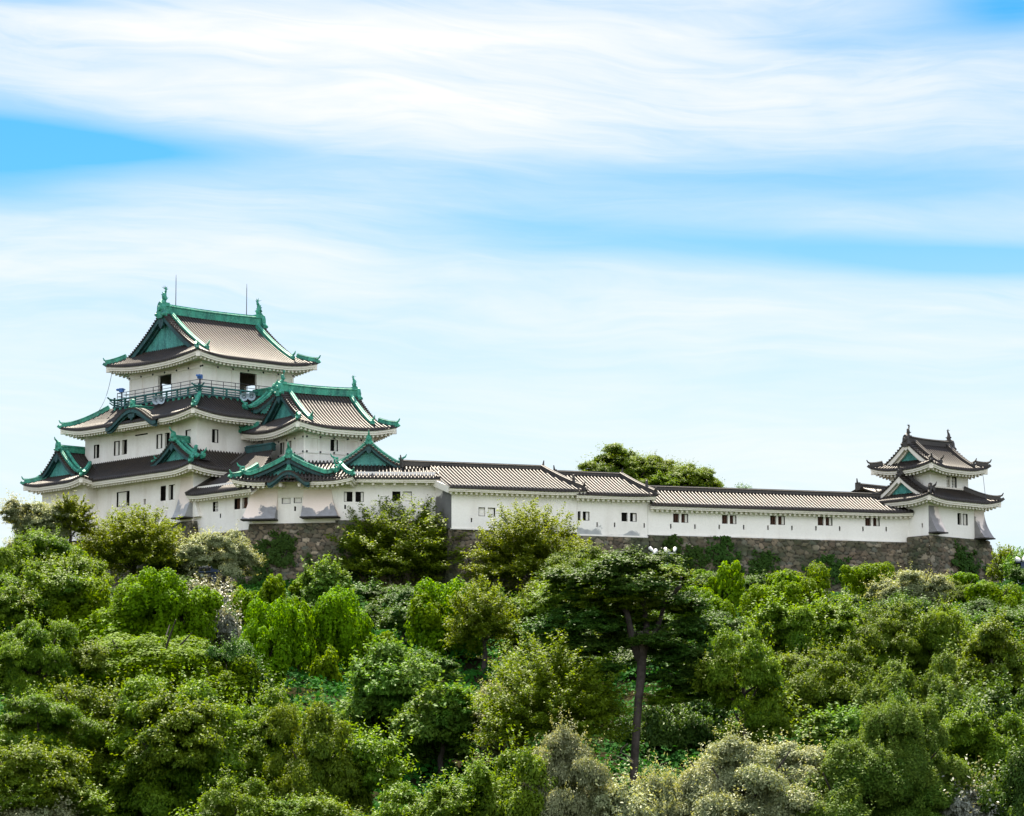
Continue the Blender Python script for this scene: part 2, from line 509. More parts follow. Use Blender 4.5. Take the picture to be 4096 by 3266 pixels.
class Slope:
    """One tiled roof slope. A: eave corner, a along the eave, n outwards; L eave length, D plan depth."""
    def __init__(s, A, a, n, L, D, z0, z1, iL=0.0, iR=0.0, tgL=1.0, tgR=1.0, up=0.5, Lc=4.0, conc=0.3, upL=True, upR=True, zfun=None, tk=1.0, LcR=None):
        s.A, s.a, s.n, s.L, s.D, s.z0, s.z1 = A, a, n, L, D, z0, z1
        s.iL, s.iR, s.tgL, s.tgR, s.up, s.Lc, s.conc = iL, iR, tgL, tgR, up, Lc, conc
        s.upL, s.upR, s.zf, s.tk = upL, upR, zfun, tk
        s.LcR = LcR or Lc

    def zbase(s, t):
        if s.zf:
            return s.zf(t)
        return s.z0 + (s.z1 - s.z0) * ((1 - s.conc) * t + s.conc * t * t)

    def surf(s, x, t, dz=0.0):
        e = 0.0
        if s.upL:
            e += max(0.0, 1 - max(x, 0) / s.Lc) ** 2
        if s.upR:
            e += max(0.0, 1 - max(s.L - x, 0) / s.LcR) ** 2
        z = s.zbase(t) + s.up * min(e, 1.2) * max(0.0, 1 - t * s.tk) ** 2 + dz
        return (s.A[0] + s.a[0] * x - s.n[0] * s.D * t, s.A[1] + s.a[1] * x - s.n[1] * s.D * t, z)

    def hi(s, x):
        l = 1.0 if x >= s.iL else s.tgL * max(x, 0) / s.iL
        r = 1.0 if x <= s.L - s.iR else s.tgR * max(s.L - x, 0) / s.iR
        return max(0.0, min(l, r))

    def mesh(s, mb, sp=0.32, rows=9, lift=1.0):
        n = max(2, round(s.L / sp))
        p = s.L / n
        cols = []
        for k in range(n):
            for f, h in RIB:
                cols.append(((k + f) * p, h * lift))
        cols.append((s.L, 0.0))
        brk = set()
        for x0, tg in ((s.iL, s.tgL), (s.L - s.iR, s.tgR)):
            if tg < 1.0:
                cols.append((x0 - 1e-4, 0.0))
                cols.append((x0 + 1e-4, 0.0))
                brk.add(round(x0 - 1e-4, 5))
        cols.sort()
        prev, pb = None, False
        V, Fc = [], []
        m = rows + 1
        for i, (x, h) in enumerate(cols):
            hi = s.hi(x)
            for j in range(m):
                V.append(s.surf(x, hi * j / rows, h if j else h))
            e = s.surf(x, 0.0, -0.11)
            V.append((e[0] - s.n[0] * 0.02, e[1] - s.n[1] * 0.02, e[2]))
        q = m + 1
        for i in range(len(cols) - 1):
            if round(cols[i][0], 5) in brk:
                Fc.append((i * q + m, (i + 1) * q + m, (i + 1) * q, i * q))
                continue
            if s.hi(cols[i][0]) < 1e-4 and s.hi(cols[i + 1][0]) < 1e-4:
                continue
            for j in range(rows):
                a = i * q + j
                Fc.append((a, a + q, a + q + 1, a + 1))
            Fc.append((i * q + m, (i + 1) * q + m, (i + 1) * q, i * q))
        mb.add(V, Fc)
        return s

    def eaves(s, mb, oh, zw, x0=0.0, x1=None, h=0.34, inset=0.10, pitch=0.42, corner=True, clipL=True, clipR=True):
        """White plastered fascia, soffit and rafter ends under the eave; oh: wall distance behind the eave, zw: soffit height at the wall."""
        x1 = s.L if x1 is None else x1
        N = max(6, int((x1 - x0) / 0.7))
        def pt(x, inw, dz):
            q = s.surf(x, 0.0)
            return (q[0] - s.n[0] * inw, q[1] - s.n[1] * inw, q[2] + dz)
        def lim(x, inw):
            lo = inw if clipL else 0.0
            hi_ = s.L - inw if clipR else s.L
            return min(max(x, lo), hi_)
        F1, F2, F3, F4, F5, F6 = [], [], [], [], [], []
        for i in range(N + 1):
            x = x0 + (x1 - x0) * i / N
            F1.append(pt(lim(x, inset), inset, -0.10))
            F2.append(pt(lim(x, inset), inset, -0.10 - h * 0.55))
            F3.append(pt(lim(x, inset + 0.06), inset + 0.06, -0.10 - h * 0.55))
            F4.append(pt(lim(x, inset + 0.06), inset + 0.06, -0.10 - h))
            F5.append(pt(lim(x, inset + 0.30), inset + 0.30, -0.10 - h))
            xi = lim(x, oh)
            w = pt(xi, oh, 0)
            F6.append((w[0], w[1], zw))
        mb.grid([F1, F2, F3, F4, F5, F6])
        # rafter ends
        k = int((x1 - x0 - 0.3) / pitch)
        for i in range(k + 1):
            x = x0 + 0.2 + (x1 - x0 - 0.4) * i / max(1, k)
            xa = lim(x, inset + 0.34)
            dl = oh
            if clipL:
                dl = min(dl, x)
            if clipR:
                dl = min(dl, s.L - x)
            if dl < inset + 0.5:
                continue
            q0 = pt(xa, inset + 0.22, -0.10 - h)
            fr = (dl - inset) / max(0.01, oh - inset)
            w = pt(xa, dl, 0)
            zend = (q0[2]) * (1 - fr) + zw * fr
            hw, hh = 0.10, 0.19
            def cs(p, z):
                return [(p[0] - s.a[0] * hw, p[1] - s.a[1] * hw, z + 0.03), (p[0] + s.a[0] * hw, p[1] + s.a[1] * hw, z + 0.03),
                        (p[0] + s.a[0] * hw, p[1] + s.a[1] * hw, z - hh), (p[0] - s.a[0] * hw, p[1] - s.a[1] * hw, z - hh)]
            mb.hexa(cs(q0, q0[2]) + cs(w, zend))

    def hip_line(s, end, n=8, dz=0.05, t0=0.0, t1=None):
        i, tg = (s.iL, s.tgL) if end == 'L' else (s.iR, s.tgR)
        t1 = 1.0 if t1 is None else t1
        out = []
        for k in range(n + 1):
            f = t0 + (t1 - t0) * k / n
            x = i * f if end == 'L' else s.L - i * f
            out.append(s.surf(x, tg * f, dz))
        return out


def ridge_prof(w, h):
    return [(-w / 2, -0.12), (-w / 2, h * 0.62), (-w * 0.62, h * 0.66), (-w * 0.62, h * 0.78), (-w * 0.30, h * 0.84), (-w * 0.2, h), (w * 0.2, h), (w * 0.30, h * 0.84), (w * 0.62, h * 0.78), (w * 0.62, h * 0.66), (w / 2, h * 0.62), (w / 2, -0.12)]


def lerp(a, b, t):
    return tuple(x + (y - x) * t for x, y in zip(a, b))


def hip_ridge(mb, pts, w=0.27, h=0.29, tip=0.5):
    """pts run from the eave corner up. A second, raised course stops short of the corner and curls up."""
    p0, p1 = Vector(pts[0]), Vector(pts[1])
    d = (p0 - p1)
    d.z = 0
    d.normalize()
    lo = [p0 + d * 0.12 + Vector((0, 0, 0.10)), p0 + d * 0.0] + [Vector(p) for p in pts[1:]]
    mb.sweep(lo, ridge_prof(w * 0.8, h * 0.5))
    start = lerp(pts[0], pts[1], 0.45)
    st = Vector(start)
    up = [st + d * tip * 0.55 + Vector((0, 0, 0.18 + tip * 0.42)), st + d * tip * 0.3 + Vector((0, 0, 0.14 + tip * 0.12)), st + Vector((0, 0, 0.12))]
    rest = [Vector(p) + Vector((0, 0, 0.12)) for p in pts[1:]]
    mb.tube([up[0] + Vector((0, 0, h * 0.8)), up[1] + Vector((0, 0, h * 0.7)), up[2] + Vector((0, 0, h * 0.75)), rest[0] + Vector((0, 0, h * 0.7))], [0.045, 0.08, 0.10, 0.11], 6)
    mb.sweep([st + Vector((0, 0, 0.10))] + rest, ridge_prof(w, h))


def oni(mb, p, d, s=1.0, finial=True):
    """End tile: an arched plate with side scrolls facing d, and a curled finial above it."""
    d = Vector((d[0], d[1], 0)).normalized()
    a = Vector((-d.y, d.x, 0))
    p = Vector(p)
    out = [(-0.62, 0), (-0.66, 0.22), (-0.46, 0.40), (-0.42, 0.72), (-0.26, 0.98), (0, 1.08), (0.26, 0.98), (0.42, 0.72), (0.46, 0.40), (0.66, 0.22), (0.62, 0), (0.3, -0.16), (-0.3, -0.16)]
    f = [p + a * x * s * 0.75 + Vector((0, 0, z * s)) + d * 0.16 * s for x, z in out]
    b = [q - d * 0.36 * s for q in f]
    n = len(out)
    mb.add(f + b, [tuple(range(n)), tuple(range(2 * n - 1, n - 1, -1))] + [(i, (i + 1) % n, n + (i + 1) % n, n + i) for i in range(n)])
    mb.tube([p + d * 0.14 * s + Vector((0, 0, 0.56 * s)), p + d * 0.28 * s + Vector((0, 0, 0.56 * s))], [0.24 * s, 0.17 * s], 10)
    for sg in (-1, 1):
        mb.tube([p + a * sg * 0.40 * s + d * 0.10 * s + Vector((0, 0, 0.12 * s)), p + a * sg * 0.40 * s + d * 0.26 * s + Vector((0, 0, 0.12 * s))], [0.16 * s, 0.10 * s], 8)
    if finial:
        mb.tube([p - d * 0.15 * s + Vector((0, 0, 0.95 * s)), p + d * 0.15 * s + Vector((0, 0, 1.05 * s)), p + d * 0.42 * s + Vector((0, 0, 1.28 * s)), p + d * 0.52 * s + Vector((0, 0, 1.55 * s))], [0.13 * s, 0.12 * s, 0.09 * s, 0.04 * s], 7)


def shachi(mb, p, d, H):
    """Roof-ridge fish: head down on the ridge, scaly body arching up, forked tail on top. d points outwards along the ridge."""
    d = Vector((d[0], d[1], 0)).normalized()
    a = Vector((-d.y, d.x, 0))
    p = Vector(p)
    q = lambda o, z, s=0.0: p + d * o * H + a * s * H + Vector((0, 0, z * H))
    path = [(0.26, 0.07), (0.14, 0.10), (0.02, 0.16), (-0.02, 0.30), (0.03, 0.45), (0.02, 0.58), (-0.06, 0.70), (-0.09, 0.80), (-0.04, 0.88)]
    rs = [0.06, 0.13, 0.155, 0.145, 0.125, 0.10, 0.075, 0.055, 0.03]
    mb.tube([q(o, z) for o, z in path], [r * H for r in rs], 8)
    def blade(o0, z0, o1, z1, o2, z2, w=0.02):
        mb.add([q(o0, z0, w), q(o1, z1, w * 0.5), q(o2, z2, 0), q(o0, z0, -w), q(o1, z1, -w * 0.5)], [(0, 1, 2), (4, 3, 2), (0, 3, 4, 1), (3, 0, 2)])
    for z, o in ((0.28, -0.15), (0.38, -0.10), (0.48, -0.08), (0.58, -0.09)):        # spines down the back
        blade(o + 0.06, z - 0.05, o + 0.05, z + 0.06, o - 0.07, z + 0.07)
    blade(0.12, 0.40, 0.11, 0.52, 0.24, 0.55)
    blade(0.10, 0.52, 0.07, 0.62, 0.18, 0.66)
    for o2, z2 in ((0.22, 0.93), (0.14, 1.02), (0.0, 1.04), (-0.16, 0.98), (-0.24, 0.86)):   # tail fan
        blade(-0.10, 0.78, -0.02, 0.86, o2, z2, 0.035)
    for sg in (-1, 1):                                                               # side fins
        mb.add([q(0.06, 0.22, sg * 0.12), q(0.0, 0.34, sg * 0.12), q(-0.05, 0.36, sg * 0.30), q(0.06, 0.26, sg * 0.27)], [(0, 1, 2, 3)])
    mb.fbox(Fr((p.x, p.y), (d.x, d.y), (a.x, a.y)), -0.22 * H, 0.22 * H, -0.17 * H, 0.17 * H, p.z - 0.12 * H, p.z + 0.10 * H)


# ------------------------------------------------------------------ walls and openings
def wall_face(mb, fr, x0, x1, z0, z1, holes=(), depth=0.3):
    xs = sorted({x0, x1} | {h[i] for h in holes for i in (0, 1)})
    zs = sorted({z0, z1} | {h[i] for h in holes for i in (2, 3)})
    for i in range(len(xs) - 1):
        for j in range(len(zs) - 1):
            cx, cz = (xs[i] + xs[i + 1]) / 2, (zs[j] + zs[j + 1]) / 2
            if any(h[0] < cx < h[1] and h[2] < cz < h[3] for h in holes):
                continue
            mb.quad(fr.P(xs[i], 0, zs[j]), fr.P(xs[i + 1], 0, zs[j]), fr.P(xs[i + 1], 0, zs[j + 1]), fr.P(xs[i], 0, zs[j + 1]))
    for a, b, c, d in holes:
        for p, q in (((a, c), (b, c)), ((b, c), (b, d)), ((b, d), (a, d)), ((a, d), (a, c))):
            mb.quad(fr.P(p[0], 0, p[1]), fr.P(q[0], 0, q[1]), fr.P(q[0], -depth, q[1]), fr.P(p[0], -depth, p[1]))


def window(root, fr, h, panes=(), rail=False, depth=0.3, bars=0, label=None):
    """A recessed opening; panes: (from, to, 'shut' | 'post' | 'bars') as fractions of its width. The rest is a near-black panel standing in for the unlit room."""
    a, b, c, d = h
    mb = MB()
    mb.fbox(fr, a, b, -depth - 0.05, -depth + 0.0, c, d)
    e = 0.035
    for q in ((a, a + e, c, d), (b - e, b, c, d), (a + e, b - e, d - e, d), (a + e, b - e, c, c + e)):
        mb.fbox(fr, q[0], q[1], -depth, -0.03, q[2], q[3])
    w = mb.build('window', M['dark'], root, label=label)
    for f0, f1, k in panes:
        xa, xb = a + (b - a) * f0, a + (b - a) * f1
        m2 = MB()
        if k == 'shut':
            m2.fbox(fr, xa, xb, -0.22, -0.16, c + e, d - e)
            m2.build('shutter', M['plaster_clean'], w)
        elif k == 'post':
            m2.fbox(fr, xa, xb, -0.24, -0.004, c + 0.001, d - 0.001)
            m2.build('post', M['plaster_clean'], w)
        elif k == 'bars':
            n = max(2, round((xb - xa) / 0.16))
            for i in range(n):
                x = xa + (xb - xa) * (i + 0.5) / n
                m2.fbox(fr, x - 0.045, x + 0.045, -0.26, -0.18, c + e, d - e)
            m2.build('bars', M['wood'], w)
        elif k == 'lattice':
            n = max(2, round((xb - xa) / 0.22))
            for i in range(n):
                x = xa + (xb - xa) * (i + 0.5) / n
                m2.fbox(fr, x - 0.035, x + 0.035, -0.22, -0.15, c + e, d - e)
            k2 = max(3, round((d - c) / 0.25))
            for i in range(1, k2):
                z = c + (d - c) * i / k2
                m2.fbox(fr, xa, xb, -0.218, -0.152, z - 0.025, z + 0.025)
            m2.build('lattice', M['plaster_clean'], w)
    return w


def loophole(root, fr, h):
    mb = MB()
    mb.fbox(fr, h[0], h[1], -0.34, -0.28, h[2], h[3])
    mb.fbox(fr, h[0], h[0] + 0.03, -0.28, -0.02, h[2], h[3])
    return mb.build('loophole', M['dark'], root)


def skirt(root, fr, x0, x1, zt, zb, flare, mat, power=2.0, left=True, right=True, name='stone_drop', floor=True, wl=0.0, wr=0.0):
    """A flared stone-dropping chute standing out from the foot of a wall."""
    mb = MB()
    rows = 14
    f = lambda h: 0.02 + flare * (1 - h) ** power
    prof = [(f(j / rows), zb + (zt - zb) * j / rows) for j in range(rows + 1)]
    xf = lambda i, d: x0 + (x1 - x0) * i / 8 + (wr * max(0, i - 4) / 4 - wl * max(0, 4 - i) / 4) * d / prof[0][0]
    mb.grid([[fr.P(xf(i, d), d, z) for d, z in prof] for i in range(9)])
    for i, on in ((0, left), (8, right)):
        if on:
            mb.grid([[fr.P(xf(i, d), d * k / 3, z) for k in range(4)] for d, z in prof])
    d0 = prof[0][0]
    o = mb.build(name, mat, root)
    if floor:
        m2 = MB()
        m2.fbox(fr, x0 - 0.06 - wl, x1 + 0.06 + wr, 0.0, d0 + 0.08, zb - 0.12, zb - 0.003)
        m2.build('base_board', M['wood_dark'], o)
    return o


M['wood_dark'] = simple('dark_timber', (0.03, 0.027, 0.022), 0.8)


# ------------------------------------------------------------------ gables
def curve_pts(half, z_foot, z_apex, conc=0.32, n=12, kick=0.0):
    """One side of a gable as (sideways, z) from apex to foot, hollow like a castle gable."""
    out = []
    for i in range(n + 1):
        s = i / n
        y = half * s
        drop = (1 + conc) * s - conc * s * s
        out.append((y, z_apex - (z_apex - z_foot) * drop + kick * max(0.0, (s - 0.8) / 0.2) ** 2))
    return out


def gable_dress(root, roof, fr, cv, z_base, style, panel_d=-0.55, verge_in=0.75, board=0.42, ridges=True, oni_s=0.8, double=False, foot_ext=0.5, spacing=0.30):
    """Everything on the face of a gable. fr: its plane (x=0 at the middle). cv: curve points (y, z). Builds children of roof."""
    green = style == 'copper'
    mrid = M['copper'] if green else M['tile_dark']
    mbrd = M['copper_dark'] if green else M['plaster_eaves']
    mpan = M['copper_panel']
    # panel
    mb = MB()
    for sg in (-1, 1):
        top = [(sg * y * 0.93, z - 0.25) for y, z in cv if z - 0.25 > z_base]
        pts = [fr.P(0, panel_d, z_base)] + [fr.P(x, panel_d, z) for x, z in top] + [fr.P(top[-1][0], panel_d, z_base)]
        for i in range(1, len(pts) - 1):
            mb.add([pts[0], pts[i], pts[i + 1]], [(0, 1, 2)])
    pan = mb.build('gable_panel', mbrd, roof)
    # raised inner triangle
    zc = cv[0][1]
    hh = (zc - z_base)
    half = cv[-1][0]
    mb = MB()
    k = 0.60 if green else 0.42
    zt = z_base + hh * (0.70 if green else 0.62)
    zb = z_base + hh * (0.10 if green else 0.16)
    tri = [(-half * k, zb), (half * k, zb), (half * 0.07, zt), (-half * 0.07, zt)]
    mb.add([fr.P(x, panel_d + 0.10, z) for x, z in tri] + [fr.P(x, panel_d, z) for x, z in tri], [(0, 1, 2, 3), (0, 4, 5, 1), (1, 5, 6, 2), (2, 6, 7, 3), (3, 7, 4, 0)])
    mb.build('gable_relief', mpan, roof)
    # bargeboards, in two steps
    mb = MB()
    for sg in (-1, 1):
        for d0, d1, up0, low0 in ((-0.30, 0.0, -0.08, -0.08 - board), (-0.50, -0.30, -0.10, -0.08 - board * 1.5)):
            P0 = [fr.P(sg * y, d1, z + up0) for y, z in cv]
            P1 = [fr.P(sg * y, d1, max(z + low0, z_base - 0.25)) for y, z in cv]
            P2 = [fr.P(sg * y, d0, max(z + low0, z_base - 0.25)) for y, z in cv]
            mb.grid([P0, P1, P2])
    # hanging ornament under the apex
    g = [(-0.42, -0.75), (-0.30, -1.25), (0, -1.55), (0.30, -1.25), (0.42, -0.75), (0, -0.45)]
    sc = min(1.0, hh / 3.6)
    mb.add([fr.P(x * sc, 0.05, zc + z * sc) for x, z in g] + [fr.P(x * sc, -0.2, zc + z * sc) for x, z in g], [tuple(range(6))] + [(i, (i + 1) % 6, 6 + (i + 1) % 6, 6 + i) for i in range(6)])
    mb.build('bargeboard', mbrd, roof)
    # cross tiles on the verge
    mb = MB()
    L = [0.0]
    for i in range(1, len(cv)):
        L.append(L[-1] + math.hypot(cv[i][0] - cv[i - 1][0], cv[i][1] - cv[i - 1][1]))
    def at(l):
        for i in range(1, len(L)):
            if l <= L[i] or i == len(L) - 1:
                f = (l - L[i - 1]) / (L[i] - L[i - 1])
                return cv[i - 1][0] + (cv[i][0] - cv[i - 1][0]) * f, cv[i - 1][1] + (cv[i][1] - cv[i - 1][1]) * f
    for sg in (-1, 1):
        P0 = [fr.P(sg * y, 0.06, z + 0.02) for y, z in cv]
        P1 = [fr.P(sg * y, -verge_in, z + 0.10) for y, z in cv]
        P2 = [fr.P(sg * y, 0.06, z - 0.10) for y, z in cv]
        mb.grid([P2, P0, P1])
        n = int(L[-1] / spacing)
        for i in range(1, n + 1):
            y, z = at(i * L[-1] / n - 0.06)
            mb.tube([fr.P(sg * y, 0.10, z + 0.03), fr.P(sg * y, -verge_in, z + 0.11)], 0.085, 6)
    mb.build('verge_tiles', M['tile'], roof)
    if ridges:
        for sg in (-1, 1):
            mb = MB()
            path = [fr.P(sg * y, -verge_in - 0.15, z + 0.08) for y, z in cv[1:]]
            e, e1 = Vector(path[-1]), Vector(path[-2])
            d = (e - e1).normalized()
            path += [tuple(e + d * foot_ext * 0.6), tuple(e + d * foot_ext + Vector((0, 0, 0.10)))]
            mb.sweep(path, ridge_prof(0.29, 0.33))
            q = Vector(path[-1])
            hd = Vector((d.x, d.y, 0)).normalized()
            mb.tube([q + Vector((0, 0, 0.34)) - hd * 0.3, q + Vector((0, 0, 0.36)), q + hd * 0.28 + Vector((0, 0, 0.52)), q + hd * 0.40 + Vector((0, 0, 0.75))], [0.12, 0.11, 0.08, 0.03], 6)
            mb.tube([q + Vector((0, 0, 0.15)) - hd * 0.05, q + Vector((0, 0, 0.15)) + hd * 0.10], [0.26, 0.2], 8)
            if double:
                p2 = [fr.P(sg * y, -verge_in + 0.42, z + 0.12) for y, z in cv[1:]]
                mb.sweep(p2, ridge_prof(0.24, 0.26))
                q = Vector(p2[-1])
                mb.tube([q + Vector((0, 0, 0.1)), q + hd * 0.2 + Vector((0, 0, 0.12))], [0.22, 0.16], 8)
            mb.build('descending_ridge', mrid, roof)
    if oni_s:
        mb = MB()
        oni(mb, fr.P(0, -0.15, zc + 0.02), fr.n, oni_s)
        mb.build('end_tile', mrid, roof)


def dormer(root, fr, half, z_foot, z_apex, back, style, name='gable', conc=0.32, kick=0.15, double=True, oni_s=0.75, ridge_back=None, z_base=None, board=0.36, foot_ext=0.35, verge_in=0.75):
    """A triangular gable standing on a roof; its own little roof runs back from the face by back metres."""
    cv = curve_pts(half, z_foot, z_apex, conc, 12, kick)
    mb = MB()
    n = max(3, round(back / 0.32))
    p = back / n
    for sg in (-1, 1):
        cols = []
        for k in range(n):
            for f, h in RIB:
                d = -(k + f) * p
                cols.append([fr.P(sg * y, d, z + h) for y, z in cv] + [fr.P(sg * (cv[-1][0] + 0.01), d, cv[-1][1] - 0.12)])
        mb.grid(cols)
    roof = mb.build(name, M['tile'], root, smooth=True)
    gable_dress(root, roof, fr, cv, z_foot - 0.1 if z_base is None else z_base, style, oni_s=oni_s, double=double, board=board, foot_ext=foot_ext, verge_in=verge_in)
    mb = MB()
    mb.sweep([fr.P(0, -0.25, z_apex + 0.02), fr.P(0, -back, z_apex + 0.02)], ridge_prof(0.42, 0.55))
    mb.build('ridge', M['copper'] if style == 'copper' else M['tile_dark'], roof)
    return roof


def kara_gable(root, fr, half, z_end, rise, back, style, thick=0.36, front=0.15, mat_wall=None, wall_d=-1.2, z_wall=None, oni_s=0.6, name='curved_gable', bumpw=1.0, wall=True):
    """An undulating (bow-shaped) gable in an eave."""
    n = 28
    prof = []
    for i in range(n + 1):
        s = -1 + 2 * i / n
        c = 0.5 * (1 + math.cos(math.pi * min(1, abs(s) / bumpw)))
        prof.append((half * s, z_end + rise * c ** 0.85 + 0.12 * max(0, abs(s) - 0.85) / 0.15))
    mb = MB()
    k = max(3, round(back / 0.25))
    p = back / k
    cols = []
    for q in range(k):
        for f, h in RIB:
            cols.append([fr.P(x, front - (q + f) * p, z + h) for x, z in prof])
    mb.grid(cols)
    roof = mb.build(name, M['tile'], root, smooth=True)
    mb = MB()
    for d0, d1, z0, z1 in ((front + 0.02, front - 0.16, -0.02, -thick), (front - 0.16, front - 0.36, -0.1, -thick * 1.55)):
        mb.grid([[fr.P(x, d0, z + z0) for x, z in prof], [fr.P(x, d0, z + z1) for x, z in prof], [fr.P(x, d1, z + z1) for x, z in prof]])
    g = [(-0.55, -0.1), (-0.42, -0.45), (-0.18, -0.5), (0, -0.72), (0.18, -0.5), (0.42, -0.45), (0.55, -0.1)]
    zc = z_end + rise - thick
    sc = min(1.0, half / 3.0)
    mb.add([fr.P(x * sc, front - 0.05, zc + z * sc) for x, z in g] + [fr.P(x * sc, front - 0.2, zc + z * sc) for x, z in g], [tuple(range(7))] + [(i, (i + 1) % 7, 7 + (i + 1) % 7, 7 + i) for i in range(7)])
    mb.build('bargeboard', M['copper_dark'], roof)
    mb = MB()
    for i in range(n * 2 + 1):
        f = i / 2
        a, b = prof[int(f)], prof[min(n, int(f) + 1)]
        x, z = (a[0] + b[0]) / 2 if f % 1 else a[0], (a[1] + b[1]) / 2 if f % 1 else a[1]
        if i % 1 == 0:
            mb.tube([fr.P(x, front + 0.06, z + 0.03), fr.P(x, front - 0.55, z + 0.07)], 0.075, 6)
    mb.build('verge_tiles', M['tile'], roof)
    if wall:
        mb = MB()
        zw = z_wall if z_wall is not None else z_end - 0.6
        mb.grid([[fr.P(x * 0.96, wall_d, z - 0.1) for x, z in prof], [fr.P(x * 0.96, wall_d, zw) for x, z in prof]])
        mb.grid([[fr.P(x * 0.96, front - 0.36, z - thick * 1.1) for x, z in prof], [fr.P(x * 0.96, wall_d, z - thick * 0.8) for x, z in prof]])
        for sg in (-1, 1):                                  # two white bracket beams under the bow
            mb.fbox(fr, sg * half * 0.45 - 0.12, sg * half * 0.45 + 0.12, wall_d, front - 0.5, z_end - 0.25, z_end + 0.05)
        mb.build('tympanum', M['plaster_eaves'], roof)
    mrid = M['copper'] if style == 'copper' else M['tile_dark']
    mb = MB()
    mb.sweep([fr.P(0, front - 0.35, z_end + rise + 0.05), fr.P(0, front - back, z_end + rise + 0.05)], ridge_prof(0.4, 0.32))
    oni(mb, fr.P(0, front - 0.2, z_end + rise + 0.08), fr.n, oni_s, finial=False)
    mb.build('ridge', mrid, roof)
    return roof


# ------------------------------------------------------------------ whole roofs
def skirt_roof(root, B, outer, inner, zE, zT, sides, oh, zw, style, up=0.5, Lc=4.0, conc=0.25, ridges=('FL', 'FR', 'LB'), name='roof', eave_h=0.34, part=None, rows=7):
    """A roof that runs round a storey: outer rectangle at the eave, inner rectangle where it meets the wall above."""
    u0, u1, v0, v1 = outer
    U0, U1, V0, V1 = inner
    S = {}
    mb = MB()
    for k in sides:
        fr, L = B.side(k, u0, u1, v0, v1)
        D = {'F': V0 - v0, 'L': U0 - u0, 'B': v1 - V1, 'R': u1 - U1}[k]
        iL = {'F': U0 - u0, 'L': V0 - v0, 'B': U0 - u0, 'R': V0 - v0}[k]
        iR = {'F': u1 - U1, 'L': v1 - V1, 'B': u1 - U1, 'R': v1 - V1}[k]
        S[k] = Slope(fr.O, fr.a, fr.n, L, D, zE, zT, iL, iR, up=up, Lc=Lc, conc=conc).mesh(mb, rows=rows)
    roof = mb.build(name, M['tile'], root if part is None else part, smooth=True)
    mb = MB()
    for k in sides:
        S[k].eaves(mb, oh, zw, h=eave_h)
    cor = {'FL': (u0, v0, 1, 1), 'FR': (u1, v0, -1, 1), 'LB': (u0, v1, 1, -1)}
    for k in cor:
        if k[0] in sides or k[1] in sides:
            a, b, sa, sb = cor[k]
            q0 = B.P(a + sa * 0.12, b + sb * 0.12, zE + up - 0.62)
            q1 = B.P(a + sa * oh, b + sb * oh, zw - 0.18)
            mb.sweep([q0, q1], [(-0.16, -0.02), (-0.16, 0.30), (0.16, 0.30), (0.16, -0.02)])
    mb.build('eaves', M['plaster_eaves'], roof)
    for code, side, end in (('FL', 'F', 'L'), ('FR', 'F', 'R'), ('LB', 'L', 'R')):
        if code in ridges and side in S:
            mb = MB()
            hip_ridge(mb, S[side].hip_line(end))
            mb.build('hip_ridge', M['copper'] if style == 'copper' else M['tile_dark'], roof)
    return roof, S


